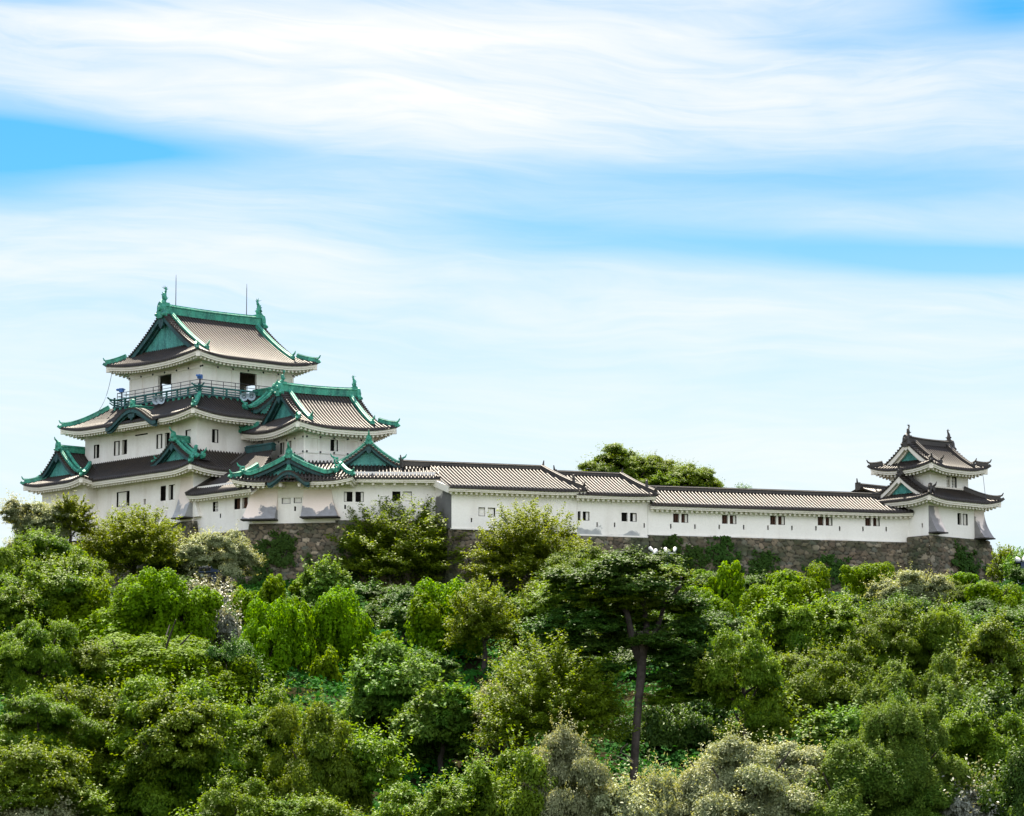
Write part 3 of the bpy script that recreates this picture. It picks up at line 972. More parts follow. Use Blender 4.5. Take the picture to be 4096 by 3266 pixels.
def top_roof(root, B, rect, oh, zE, zR, gu, tg, style, up=0.5, Lc=4.0, conc=0.34, zw=None, ridge_h=0.75, fish=1.5, oni_s=1.0, eave_h=0.36, name='roof'):
    """Hip-and-gable roof, its ridge along u. rect: wall rectangle; gu: distance of the gable from the eave; tg: height share of the hips."""
    u0, u1, v0, v1 = rect[0] - oh, rect[1] + oh, rect[2] - oh, rect[3] + oh
    Dm = (v1 - v0) / 2
    mb = MB()
    S = {}
    zm = lambda t: zE + (zR - zE) * ((1 - conc) * t + conc * t * t)
    for k in 'FB':
        fr, L = B.side(k, u0, u1, v0, v1)
        S[k] = Slope(fr.O, fr.a, fr.n, L, Dm, zE, zR, gu, gu, tg, tg, up=up, Lc=Lc, conc=conc).mesh(mb, rows=14)
    De = gu + 0.6
    q = De / gu
    for k in 'LR':
        fr, L = B.side(k, u0, u1, v0, v1)
        S[k] = Slope(fr.O, fr.a, fr.n, L, De, zE, zm(tg), tg * Dm * q, tg * Dm * q, up=up, Lc=Lc * tg * Dm / gu, zfun=lambda t: zm(tg * t * q), tk=tg * q).mesh(mb, rows=6)
    roof = mb.build(name, M['tile'], root, smooth=True)
    mb = MB()
    zw = zE + 0.1 if zw is None else zw
    for k in 'FBLR':
        S[k].eaves(mb, oh, zw, h=eave_h)
    for a, b, sa, sb in ((u0, v0, 1, 1), (u1, v0, -1, 1), (u0, v1, 1, -1), (u1, v1, -1, -1)):
        mb.sweep([B.P(a + sa * 0.12, b + sb * 0.12, zE + up - 0.66), B.P(a + sa * oh, b + sb * oh, zw - 0.2)], [(-0.17, -0.02), (-0.17, 0.32), (0.17, 0.32), (0.17, -0.02)])
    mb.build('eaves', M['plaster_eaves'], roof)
    mrid = M['copper'] if style == 'copper' else M['tile_dark']
    # gables at both ends
    vm = (v0 + v1) / 2
    for k in 'LR':
        fr, L = B.side(k, u0 + gu - 0.05, u1 - gu + 0.05, v0, v1)
        fr = fr.at(L / 2)
        cv = []
        for i in range(15):
            t = 1 - (1 - tg * 0.92) * i / 14
            cv.append((Dm * (1 - t), zm(t) + 0.03))
        gable_dress(root, roof, fr, cv, zm(tg) + 0.05, style, panel_d=-0.60, verge_in=0.70, board=0.48, oni_s=0, foot_ext=0.55)
    for e in 'LR':
        for k in 'FB':
            mb = MB()
            hip_ridge(mb, S[k].hip_line(e, t1=0.95))
            mb.build('hip_ridge', mrid, roof)
    mb = MB()
    a0, a1 = u0 + gu + 0.1, u1 - gu - 0.1
    N = 10
    path = []
    for i in range(N + 1):
        f = i / N
        path.append(B.P(a0 + (a1 - a0) * f, vm, zR - 0.05 + 0.10 * (2 * f - 1) ** 2))
    mb.sweep(path, ridge_prof(0.55, ridge_h))
    mb.build('ridge', mrid, roof)
    for e, u in ((-1, a0 - 0.15), (1, a1 + 0.15)):
        mb = MB()
        d = (B.r[0] * e, B.r[1] * e)
        oni(mb, B.P(u, vm, zR - 0.35), d, oni_s, finial=False)
        mb.build('end_tile', mrid, roof)
        if fish:
            mb = MB()
            shachi(mb, B.P(u - e * 0.35, vm, zR + ridge_h - 0.05), d, fish)
            mb.build('roof_fish', mrid, roof)
    return roof, S, zm


def box_walls(mb, B, rect, z0, z1, holes=None, depth=0.3, sides='FLBR'):
    holes = holes or {}
    for k in sides:
        fr, L = B.side(k, *rect)
        wall_face(mb, fr, 0, L, z0, z1, holes.get(k, ()), depth)


def gallery_roof(root, fr, L, D, zE, zR, oh, zw, iL, iR, sides=True, up=0.12, Lc=3.0, ridge=True, name='roof', rw=0.38, rh=0.42, backside=True, vergeL=False, vergeR=False, upL=True, upR=True, rx0=None, rx1=None, eaves=True, conc=0.12):
    """Long two-sided tiled roof. fr origin is at the left end of the front eave line."""
    mb = MB()
    S = Slope(fr.O, fr.a, fr.n, L, D, zE, zR, iL, iR, up=up, Lc=Lc, conc=conc, upL=upL, upR=upR).mesh(mb, rows=6)
    if backside:
        A = fr.P(0, -2 * D, 0)
        S2 = Slope((A[0], A[1]), fr.a, (-fr.n[0], -fr.n[1]), L, D, zE, zR, iL, iR, up=up, Lc=Lc, conc=conc, upL=upL, upR=upR).mesh(mb, rows=4)
    for e, i in (('L', iL), ('R', iR)):
        if i > 0.3:
            x = 0 if e == 'L' else L
            a = (-fr.a[0], -fr.a[1]) if e == 'L' else fr.a
            A = fr.P(x, 0, 0)
            Slope((A[0], A[1]), (-fr.n[0], -fr.n[1]), a, 2 * D, i, zE, zR, D, D, up=up, Lc=Lc, conc=conc).mesh(mb, rows=5)
    roof = mb.build(name, M['tile'], root, smooth=True)
    if eaves:
        mb = MB()
        S.eaves(mb, oh, zw, h=0.26, pitch=0.45, clipL=False, clipR=False)
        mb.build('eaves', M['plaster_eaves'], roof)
    mb = MB()
    for e, i, v in (('L', iL, vergeL), ('R', iR, vergeR)):
        if v:
            pts = S.hip_line(e, dz=0.05)
            hip_ridge(mb, pts, 0.30, 0.30, 0.35)
            q = Vector(lerp(pts[0], pts[-1], 0.28))
            mb.tube([q + Vector((0, 0, 0.2)), q + Vector((0, 0, 0.75)), q + Vector((fr.a[0] * 0.1, fr.a[1] * 0.1, 0.95))], [0.16, 0.12, 0.04], 6)
    if ridge:
        x0 = iL if rx0 is None else rx0
        x1 = L - iR if rx1 is None else rx1
        P = [S.surf(x0 + (x1 - x0) * i / 8, 1.0, -0.03) for i in range(9)]
        mb.sweep(P, ridge_prof(rw, rh))
        for i, sg in ((0, -1), (8, 1)):
            q = Vector(P[i])
            d = Vector((fr.a[0], fr.a[1], 0)) * sg
            mb.tube([q + Vector((0, 0, rh - 0.1)), q + d * 0.15 + Vector((0, 0, rh + 0.05)), q + d * 0.2 + Vector((0, 0, rh + 0.42))], [0.13, 0.1, 0.05], 6)
            mb.fbox(Fr((q.x, q.y), (d.x, d.y), (-d.y, d.x)), 0.0, 0.16, -0.27, 0.27, q.z - 0.25, q.z + rh + 0.04)
    if mb.v:
        mb.build('ridge', M['tile_dark'], roof)
    return roof, S
# ================================================================== MAIN KEEP
ANG = 48.5
p = xyz(807, 1431, 300.0)
K3 = Bx((p[0], p[1]), ANG)
U3 = along(1168, K3.O, K3.r, 40)
V3 = along(519, K3.O, K3.l, 40)
K2 = Bx(K3.P(-2.3, -2.5), ANG)
V2 = along(338, K2.O, K2.l, 35)
U2 = U3 + 4.6
K1 = Bx(K2.P(-1.5, -1.62), ANG)
V1 = V2 + 3.6
U1 = U2 + 3.2
zc = lambda B, u, v, py: zat(py, B.P(u, v)[1])

keep = thing('castle_keep', 'tallest white castle tower with three tiled storeys, green ridges and a railed balcony', 'castle tower', (*K1.P(U1 / 2, V1 / 2), 26.0))
frame_of = lambda B, k, rect: B.side(k, *rect)[0]

# heights
z1b = zc(K1, 0, 0, 2085)                    # foot of the ground storey
oh1, oh2, oh3 = 1.45, 1.75, 1.72
zE1 = zc(K1, -oh1, -oh1, 1848) - 0.45
zT1 = zc(K2, 0, 0, 1799)
zE2 = zc(K2, -oh2, -oh2, 1623) - 0.55
zT2 = zc(K3, -1.0, -1.0, 1578)
zE3 = zc(K3, -oh3, -oh3, 1393) - 0.55
zTop3 = zc(K3, 1.0, V3 / 2, 1223)
zR3 = zTop3 - 0.80
w1 = zE1 + 0.05
w2 = zE2 + 0.05
w3 = zE3 + 0.05

# storey walls
R1, R2, R3 = (0, U1, 0, V1), (0, U2, 0, V2), (0, U3, 0, V3)
f1L, f2L, f3L = frame_of(K1, 'L', R1), frame_of(K2, 'L', R2), frame_of(K3, 'L', R3)
f1F, f2F, f3F = frame_of(K1, 'F', R1), frame_of(K2, 'F', R2), frame_of(K3, 'F', R3)
h1 = [f1L.rect(466, 518, 1967, 2027), f1L.rect(642, 698, 1942, 2002)]
l1 = [f1L.rect(574, 583, 1997, 2020)]
h2 = [f2L.rect(375, 397, 1780, 1834), f2L.rect(455, 508, 1763, 1821), f2L.rect(625, 679, 1735, 1793), f2L.rect(540, 591, 1721, 1742), f2L.rect(741, 763, 1720, 1776)]
h2F = [f2F.rect(848, 874, 1718, 1772), f2F.rect(1046, 1072, 1742, 1796)]
h3 = [f3L.rect(632, 685, 1500, 1586)]
h3F = [f3F.rect(959, 1027, 1493, 1580)]
mb = MB()
box_walls(mb, K1, R1, z1b, zE1 + 0.5, {'L': h1 + l1})
mb.build('ground_storey_wall', plaster('keep_lower_plaster', warm=(0.85, 0.80, 0.735), grime=(0.48, 0.39, 0.30), amount=0.9), keep)
mb = MB()
box_walls(mb, K2, R2, zE1, zE2 + 0.6, {'L': h2, 'F': h2F})
mb.build('middle_storey_wall', M['plaster'], keep)
mb = MB()
z3f = zT2 + 0.25
for k, hs in (('L', h3), ('F', h3F)):
    fr, L = K3.side(k, *R3)
    wall_face(mb, fr, 0, L, z3f, zE3 + 0.5, hs, 0.25)
    fr2, L2 = K3.side({'L': 'R', 'F': 'B'}[k], *R3)
    wall_face(mb, fr2, 0, L2, z3f, zE3 + 0.5, [(max(0.4, h[0] - 0.9), h[1] + 0.3, z3f + 0.6, h[3]) for h in hs], 0.25)
mb.build('top_storey_wall', M['plaster_clean'], keep)
mb = MB()                                   # ceiling and floor of the look-out room
for z in (z3f + 0.02, zE3 + 0.3):
    mb.quad(K3.P(0.2, 0.2, z), K3.P(U3 - 0.2, 0.2, z), K3.P(U3 - 0.2, V3 - 0.2, z), K3.P(0.2, V3 - 0.2, z))
mb.build('room_boards', M['wood_dark'], keep)
# timber-pattern bands, posts and nail covers of the top storey
mb, mn = MB(), []
for fr, L, hs in ((f3L, V3, h3), (f3F, U3, h3F)):
    zb = hs[0][3] + 0.06
    mb.fbox(fr, -0.06, L + 0.25, 0.004, 0.09, zb, zb + 0.24)
    for i in range(7):
        x = L * i / 6
        if not any(h[0] - 0.1 < x < h[1] + 0.1 for h in hs):
            mb.fbox(fr, x - 0.11, x + 0.11, 0.004, 0.05, z3f, zb - 0.002)
        mb.fbox(fr, x - 0.11, x + 0.11, 0.004, 0.05, zb + 0.242, zE3 + 0.4)
        mn.append(([fr.P(x, 0.08, zb + 0.12), fr.P(x, 0.15, zb + 0.12)]))
bands = mb.build('timber_bands', M['plaster'], keep)
for q in mn:
    m2 = MB()
    m2.tube(q, 0.09, 8)
    m2.build('nail_cover', M['iron'], bands)

SH2 = [(0.03, 0.24, 'shut'), (0.45, 0.62, 'post')]
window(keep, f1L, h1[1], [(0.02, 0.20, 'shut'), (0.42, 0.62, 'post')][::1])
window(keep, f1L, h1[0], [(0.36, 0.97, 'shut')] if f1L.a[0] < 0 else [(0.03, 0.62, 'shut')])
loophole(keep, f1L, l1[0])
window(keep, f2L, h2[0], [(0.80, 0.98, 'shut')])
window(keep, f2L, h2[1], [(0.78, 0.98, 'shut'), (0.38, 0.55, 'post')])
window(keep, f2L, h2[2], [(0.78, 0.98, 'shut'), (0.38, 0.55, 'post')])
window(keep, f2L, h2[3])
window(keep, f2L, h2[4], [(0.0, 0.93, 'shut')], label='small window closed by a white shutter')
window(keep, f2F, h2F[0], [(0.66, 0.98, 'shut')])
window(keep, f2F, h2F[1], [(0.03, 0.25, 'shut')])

# roofs
roof1, S1 = skirt_roof(keep, K1, (-oh1, U1 + oh1, -oh1, V1 + oh1), (1.5, U1 - 1.5, 1.62, V1 - 1.8), zE1, zT1, 'FLBR', oh1, w1, 'copper', up=0.45, Lc=3.5, name='lower_roof')
roof2, S2 = skirt_roof(keep, K2, (-oh2, U2 + oh2, -oh2, V2 + oh2), (1.5, U2 - 1.5, 1.6, V2 - 1.7), zE2, zT2, 'FLBR', oh2, w2, 'copper', up=0.55, Lc=4.5, name='middle_roof')
roof3, S3, zm3 = top_roof(keep, K3, R3, oh3, zE3, zR3, 1.20, 0.27, 'copper', up=0.55, Lc=4.0, zw=w3, ridge_h=0.80, fish=1.75, oni_s=1.25, name='upper_roof')

# projecting bay at the far left of the ground storey, with its own gabled roof
vb = along(336, K1.P(-1.4, 0), K1.l, 32)
ve = along(167, K1.P(-1.4, 0), K1.l, 32)
bay_rect = (-1.4, 0.6, vb, ve)
mb = MB()
for k in 'FLB':
    fr, L = K1.side(k, *bay_rect)
    wall_face(mb, fr, 0, L, z1b - 1.0, zE1 + 0.3)
bay = mb.build('projecting_bay', M['plaster'], keep)
frb, Lb = K1.side('L', *bay_rect)
skirt(keep, frb, 0, Lb, zE1 - 1.2, z1b - 0.8, 0.45, M['plaster'], floor=True)
frs, Ls = K1.side('F', *bay_rect)
skirt(keep, frs, 0.0, Ls, zE1 - 1.0, z1b - 0.8, 0.5, M['plaster'], floor=False, left=False)
ohb = 1.35
roofb, Sb = skirt_roof(keep, K1, (-1.4 - ohb, 1.2, vb - ohb, ve + ohb), (0.3, 1.2, vb + 1.6, ve - 1.4), zE1 - 0.02, zE1 + 1.75, 'FLB', ohb, w1, 'copper', up=0.42, Lc=3.0, name='bay_roof', ridges=('FL', 'LB'))
frg, _ = K1.side('L', -1.45, 0.6, vb, ve)
frg = frg.at((ve - vb) / 2 + 0.0)
ga = frg.xz(226, 1803)
dormer(keep, frg.at(ga[0]), 3.15, zE1 + 0.75, ga[1], 4.6, 'copper', name='bay_gable', z_base=zE1 + 0.6, oni_s=0.8)

# gable on the lower roof near the front corner
frd, _ = K2.side('L', -1.75, U2, 0, V2)
gx = frd.xz(687, 1765)
dormer(keep, frd.at(gx[0]), 3.2, zE1 + 0.85, gx[1], 1.9, 'copper', name='corner_gable', z_base=zE1 + 0.6, oni_s=0.8)

# bow-shaped gable in the middle roof
fe, _ = K2.side('L', -oh2, U2, -oh2, V2 + oh2)
kx = fe.xz(528, 1636)
kara_gable(keep, fe.at(kx[0] + 0.0), 3.9, zE2 - 0.30, kx[1] - zE2 + 0.30, 3.6, 'copper', wall_d=-oh2 + 0.06, z_wall=zE2 - 0.9, oni_s=0.75)

# green gable on the right face of the middle roof
fd, _ = K2.side('F', -oh2, U2, -1.0, V2)
dx = fd.xz(1105, 1560)
dormer(keep, fd.at(dx[0]), 2.55, zE2 + 0.85, dx[1] - 0.25, 3.4, 'copper', name='right_gable', z_base=zE2 + 0.4, oni_s=0.8)

# stone-drop at the front corner of the ground storey
fst = f1L.rect(716, 801, 1900, 2060)
ssk = skirt(keep, f1L, 0.0, f1L.xz(722, 2000)[0], zE1 - 0.6, z1b + 0.35, 0.9, plaster('keep_drop_plaster', warm=(0.74, 0.64, 0.56), patch=0.45, pz=(z1b, z1b + 3.2), patch_scale=0.6), power=2.2)
skirt(keep, f1F, 0.0, 1.2, zE1 - 0.6, z1b + 0.35, 0.9, M['plaster'], power=2.2, floor=False)

# balcony round the top storey
ob = 1.15
zb0 = zc(K3, -ob, -ob, 1578)
mb = MB()
for k in 'FLBR':
    fr, L = K3.side(k, -ob, U3 + ob, -ob, V3 + ob)
    mb.fbox(fr, 0.0 if k in 'FB' else ob, L if k in 'FB' else L - ob, -ob + 0.002, -0.002, zb0 - 0.02, zb0 + 0.16)
balc = mb.build('balcony', M['copper_dark'], keep)
mb = MB()
for k in 'FLBR':
    fr, L = K3.side(k, -ob, U3 + ob, -ob, V3 + ob)
    n = 16
    for i in range(n):
        x = L * (i + 0.5) / n
        mb.fbox(fr, x - 0.08, x + 0.08, -ob + 0.1, 0.10, zb0 - 0.24, zb0 - 0.022)
    mb.fbox(fr, -0.1, L + 0.1, -0.35, -0.15, zb0 - 0.42, zb0 - 0.242)
mb.build('joists', M['copper'], balc)
mb = MB()
for k in 'FLBR':
    fr, L = K3.side(k, -ob + 0.12, U3 + ob - 0.12, -ob + 0.12, V3 + ob - 0.12)
    for z, r, ext in ((0.30, 0.055, 0.3), (0.52, 0.05, 0.3), (0.78, 0.075, 0.55)):
        pts = [fr.P(-ext - 0.25, 0, zb0 + z + 0.20), fr.P(-ext, 0, zb0 + z + 0.05)] + [fr.P(L * i / 6, 0, zb0 + z) for i in range(7)] + [fr.P(L + ext, 0, zb0 + z + 0.05), fr.P(L + ext + 0.25, 0, zb0 + z + 0.20)]
        mb.tube(pts, r, 6)
    n = 8
    for i in range(n + 1):
        x = L * i / n
        hh = 1.0 if i in (0, n) else 0.74
        mb.fbox(fr, x - 0.07, x + 0.07, -0.07, 0.07, zb0 + 0.16, zb0 + hh)
mb.build('railing', M['rail'], balc)
mb = MB()
for k in 'FLBR':
    fr, L = K3.side(k, -ob + 0.3, U3 + ob - 0.3, -ob + 0.3, V3 + ob - 0.3)
    for z in (0.75, 1.1, 1.42):
        mb.tube([fr.P(0, 0, zb0 + z), fr.P(L, 0, zb0 + z)], 0.03, 5)
    n = 9
    for i in range(n + 1):
        mb.tube([fr.P(L * i / n, 0, zb0 + 0.16), fr.P(L * i / n, 0, zb0 + 1.42)], 0.032, 5)
mb.build('guard_rail', M['iron'], balc)

# lightning rods
for u, top, b in ((U3 * 0.10, 1100, 1216), (U3 * 0.885, 1136, 1252)):
    mb = MB()
    q = K3.P(u, V3 / 2)
    za = zR3 + 0.6
    zt = zat(top, q[1])
    mb.tube([(q[0], q[1], za), (q[0], q[1], za + 0.5), (q[0], q[1], zt - 0.5)], [0.05, 0.04, 0.03], 5)
    mb.tube([(q[0], q[1], zt - 0.5), (q[0], q[1], zt)], [0.03, 0.012], 5)
    mb.build('lightning_rod', M['iron'], keep)
# stay cable from the upper eave down to the middle roof
a = S3['L'].surf(S3['L'].L - 1.2, 0.02, -0.5)
b = S2['L'].surf(S2['L'].L - 2.6, 0.55, 0.1)
mb = MB()
mb.tube([Vector(a).lerp(Vector(b), i / 8) + Vector((0.25 * math.sin(math.pi * i / 8), 0, -0.5 * math.sin(math.pi * i / 8))) for i in range(9)], 0.022, 4)
mb.build('earth_cable', M['cable'], keep)

# things on the balcony: telescopes and loudspeakers
def telescope(q, d, label):
    t = thing('coin_telescope', label, 'telescope', (q[0], q[1], zb0 + 0.16), 'viewing telescopes on the balcony')
    mb = MB()
    z = zb0 + 0.16
    mb.tube([(q[0], q[1], z), (q[0], q[1], z + 0.08)], 0.2, 10)
    mb.tube([(q[0], q[1], z + 0.06), (q[0], q[1], z + 1.35)], [0.08, 0.065], 8)
    mb.build('pedestal', M['navy'], t)
    mb = MB()
    dv = Vector((d[0], d[1], 0.0)).normalized()
    av = Vector((-dv.y, dv.x, 0))
    mb.fbox(Fr((q[0], q[1]), (av.x, av.y), (dv.x, dv.y)), -0.2, 0.2, -0.16, 0.2, z + 1.35, z + 1.72)
    for s_ in (-0.11, 0.11):
        c = Vector((q[0], q[1], z + 1.6)) + av * s_
        mb.tube([c + dv * 0.15, c + dv * 0.48], [0.08, 0.11], 8)
        mb.tube([c - dv * 0.3, c - dv * 0.15], [0.05, 0.06], 8)
    mb.build('binocular_head', M['steel_blue'], t)
telescope(K3.P(-0.6, -0.6), (-0.3, -1), 'blue telescope at the front corner of the tower balcony')
telescope(K3.P(-0.6, V3 + 0.5), (-1, 0.3), 'dark blue telescope at the left end of the tower balcony')

def horn(q, d, label):
    t = thing('horn_loudspeaker', label, 'loudspeaker', (q[0], q[1], q[2]), 'horn loudspeakers below the balcony')
    d = Vector(d).normalized()
    q = Vector(q)
    mb = MB()
    prof = [(0.0, 0.10), (0.15, 0.13), (0.30, 0.22), (0.40, 0.33), (0.43, 0.38)]
    k = 16
    e1 = d.cross(Vector((0, 0, 1))).normalized()
    e2 = d.cross(e1)
    rows = [[q + d * x + (e1 * math.cos(2 * math.pi * j / k) + e2 * math.sin(2 * math.pi * j / k)) * r for j in range(k + 1)] for x, r in prof]
    mb.grid(rows)
    mb.build('horn', M['horn'], t)
    mb = MB()
    mb.tube([q - d * 0.25, q + d * 0.1], 0.14, 10)
    mb.tube([q + d * 0.05, q + d * 0.32], [0.10, 0.07], 8)
    mb.tube([q, q - d * 0.3 + Vector((0, 0, -0.1)), q - d * 0.75 + Vector((0, 0, 0.25))], 0.035, 5)
    mb.build('driver', M['horn'], t)
fh = K3.side('L', -ob - 0.55, U3, 0, V3)[0]
for px, py, lb in ((630, 1603, 'grey horn loudspeaker below the left balcony rail, left one of its pair'), (650, 1601, 'grey horn loudspeaker below the left balcony rail, right one of its pair')):
    x, z = fh.xz(px, py)
    horn(fh.P(x, 0, z), (-0.25, -0.97, -0.1), lb)
fh = K3.side('F', 0, U3, -ob - 0.45, V3)[0]
for px, py, lb in ((977, 1589, 'grey horn loudspeaker below the right balcony rail, left one of its pair'), (1007, 1587, 'grey horn loudspeaker below the right balcony rail, right one of its pair')):
    x, z = fh.xz(px, py)
    horn(fh.P(x, 0, z), (0.0, -0.99, -0.1), lb)

# ================================================================== SMALL KEEP with its lower storey
TA = 59.0
p = xyz(1219, 1780, 292.5)
T2 = Bx((p[0], p[1]), TA)
UT = along(1490, T2.O, T2.r, 35)
VT = along(1057, T2.O, T2.l, 35)
RT = (0, UT, 0, VT)
small = thing('small_keep', 'smaller white tower with green-ridged roof and front gables, right of the tallest tower', 'castle tower', (*T2.P(UT / 2, VT / 2), 26.0))
oht = 1.65
zEt = zc(T2, -oht, -oht, 1676) - 0.55
zTt = zc(T2, 1.0, VT / 2, 1535)
zRt = zTt - 0.72
zbt = zc(T2, 0, 0, 1870)
fTL, fTF = T2.side('L', *RT)[0], T2.side('F', *RT)[0]
hTL = [fTL.rect(1120, 1136, 1768, 1818), fTL.rect(1148, 1165, 1762, 1806)]
hTF = [fTF.rect(1322, 1352, 1757, 1806)]
mb = MB()
box_walls(mb, T2, RT, zbt - 2.5, zEt + 0.5, {'L': hTL, 'F': hTF})
mb.build('upper_storey_wall', M['plaster'], small)
mb, mn = MB(), []
zA, zB = fTF.xz(1225, 1747)[1], fTF.xz(1225, 1806)[1]
for fr, L, hs in ((fTL, VT, hTL), (fTF, UT, hTF)):
    for z in (zA, zB):
        mb.fbox(fr, -0.06, L + 0.2, 0.004, 0.08, z - 0.11, z + 0.11)
    for i in range(6):
        x = L * i / 5
        for za, zb_ in ((zB + 0.112, zA - 0.112), (zA + 0.112, zEt + 0.4), (zbt - 1.0, zB - 0.112)):
            if not any(h[0] - 0.12 < x < h[1] + 0.12 and za < h[3] and zb_ > h[2] for h in hs):
                mb.fbox(fr, x - 0.10, x + 0.10, 0.004, 0.045, za, zb_)
        for z in (zA, zB):
            mn.append([fr.P(x + 0.15, 0.07, z), fr.P(x + 0.15, 0.14, z)])
bands = mb.build('timber_bands', M['plaster_clean'], small)
for q in mn:
    m2 = MB()
    m2.tube(q, 0.09, 8)
    m2.build('nail_cover', M['iron'], bands)
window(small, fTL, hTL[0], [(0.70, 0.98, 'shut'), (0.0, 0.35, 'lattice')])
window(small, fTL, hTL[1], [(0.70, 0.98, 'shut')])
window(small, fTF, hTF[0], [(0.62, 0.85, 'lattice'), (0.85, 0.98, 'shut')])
roofT, ST, zmT = top_roof(small, T2, RT, oht, zEt, zRt, oht - 0.50, 0.31, 'copper', up=0.55, Lc=4.0, zw=zEt + 0.05, ridge_h=0.72, fish=1.25, oni_s=1.05, name='upper_roof')

# lower storey: left wall runs back towards the keep, right wall faces the camera
q = K1.P(0.35, -0.05)
Sa = Fr(q, (-K1.l[0], -K1.l[1]), (-K1.r[0], -K1.r[1]))
xa1 = Sa.xz(1010, 2000)[0]
c1 = Sa.P(xa1, 0, 0)
BA = rad(80)                                                     # the bay turns gently to the left of frontal
ab = (math.sin(BA), -math.cos(BA))
nb = (-math.cos(BA), -math.sin(BA))
Sb_ = Fr((c1[0], c1[1]), ab, nb)
xb1 = Sb_.xz(1352, 2000)[0]
c2 = Sb_.P(xb1, 0, 0)
ac = (math.sin(rad(86)), math.cos(rad(86)))
nc = (ac[1], -ac[0])
Sc_ = Fr((c2[0], c2[1]), ac, nc)
xc1 = Sc_.xz(1742, 2000)[0]
c3 = Sc_.P(xc1, 0, 0)
zsa = zat(2100, c1[1])
zw_l = zat(2078, c2[1])
zeA = zat(1952, Sa.P(xa1, 1.0, 0)[1])
zeC = zat(1911, Sc_.P(xc1 / 2, 1.0, 0)[1])
hA = [Sa.rect(851, 872, 2008, 2047), Sa.rect(937, 991, 1993, 2036), Sa.rect(879, 884, 2055, 2073)]
hB = [Sb_.rect(1127, 1162, 1978, 2016), Sb_.rect(1175, 1207, 1974, 2013), Sb_.rect(1177, 1184, 2026, 2045)]
hC = [Sc_.rect(1376, 1455, 1968, 2008), Sc_.rect(1377, 1384, 2020, 2037), Sc_.rect(1569, 1647, 1967, 2005)]
mb = MB()
wall_face(mb, Sa, 0, xa1, zsa - 0.4, zeA + 0.8, hA)
wall_face(mb, Sb_, 0, xb1, zw_l - 0.3, zeC + 0.7, hB)
wall_face(mb, Sc_, 0, xc1, zw_l - 0.1, zeC + 0.6, hC)
c4 = (c3[0] + 0.6, c3[1] + 8)
mb.quad((c3[0], c3[1], zw_l - 0.1), (c4[0], c4[1], zw_l - 0.1), (c4[0], c4[1], zeC + 0.6), (c3[0], c3[1], zeC + 0.6))
mb.build('lower_storey_wall', plaster('lower_storey_plaster', amount=0.45), small)
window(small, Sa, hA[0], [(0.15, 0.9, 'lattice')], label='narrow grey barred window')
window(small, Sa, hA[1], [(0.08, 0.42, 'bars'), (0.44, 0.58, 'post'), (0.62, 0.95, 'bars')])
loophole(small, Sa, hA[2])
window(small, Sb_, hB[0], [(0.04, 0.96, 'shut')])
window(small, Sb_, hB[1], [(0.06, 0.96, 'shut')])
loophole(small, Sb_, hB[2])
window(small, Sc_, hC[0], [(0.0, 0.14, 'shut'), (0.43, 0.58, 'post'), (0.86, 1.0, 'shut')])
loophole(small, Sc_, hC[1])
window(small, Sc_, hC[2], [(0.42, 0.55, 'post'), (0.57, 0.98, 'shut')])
pst = plaster('stone_drop_plaster', warm=(0.76, 0.65, 0.57), grime=(0.62, 0.47, 0.36), amount=0.5, patch=0.34, pz=(zw_l, zw_l + 2.6), pcol=(0.20, 0.21, 0.225), patch_scale=0.55)
xl = [Sb_.xz(px, 1975)[0] for px in (1003, 1111, 1214, 1326)]
skirt(small, Sb_, xl[0], xl[1], zat(1958, c1[1]), zat(2081, c1[1]), 1.05, pst, power=1.7, wl=0.55)
skirt(small, Sb_, xl[2], xl[3], zat(1958, c2[1]), zat(2069, c2[1]), 1.05, pst, power=1.7, wr=0.75)

# lower roofs
ohs = 1.05
A0 = Sa.P(-0.2, ohs, 0)
Da = 6.6
zta = zat(1792, Sa.P(4, -4.5, 0)[1])
mb = MB()
SA = Slope((A0[0], A0[1]), Sa.a, Sa.n, xa1 + 1.2, Da, zeA - 0.05, zta, 0, xa1 + 1.2 - 4.0, up=0.15, Lc=2.0, upR=False, conc=0.15).mesh(mb, rows=9)
rla = mb.build('link_roof', M['tile'], small, smooth=True)
mb = MB()
SA.eaves(mb, ohs, zeA + 0.05, h=0.28, clipL=False, clipR=False)
mb.build('eaves', M['plaster_eaves'], rla)
mb = MB()
mb.sweep([SA.surf(0.16, t, 0.0) for t in (0.0, 0.25, 0.5, 0.75, 1.0)], ridge_prof(0.30, 0.22))
mb.build('verge', M['tile_dark'], rla)
mb = MB()
mb.sweep([SA.surf(0.1, 1.0, 0.0), SA.surf(4.0, 1.0, 0.0)], ridge_prof(0.5, 0.6))
mb.build('ridge', M['copper_dark'], rla)

A1 = Sc_.P(-4.6, ohs, 0)
SCs = None
mb = MB()
ztc = zat(1858, Sc_.P(3, -3.0, 0)[1])
SCs = Slope((A1[0], A1[1]), Sc_.a, Sc_.n, xc1 + 4.6 + 0.35, 4.4, zeC - 0.03, zeC + (ztc - zeC) * 1.15, 1.6, 0, up=0.0, conc=0.1).mesh(mb, rows=6)
rlc = mb.build('front_roof', M['tile'], small, smooth=True)
mb = MB()
SCs.eaves(mb, ohs, zeC + 0.05, h=0.28, pitch=0.85, x0=4.6, clipL=False, clipR=False)
mb.build('eaves', M['plaster_eaves'], rlc)

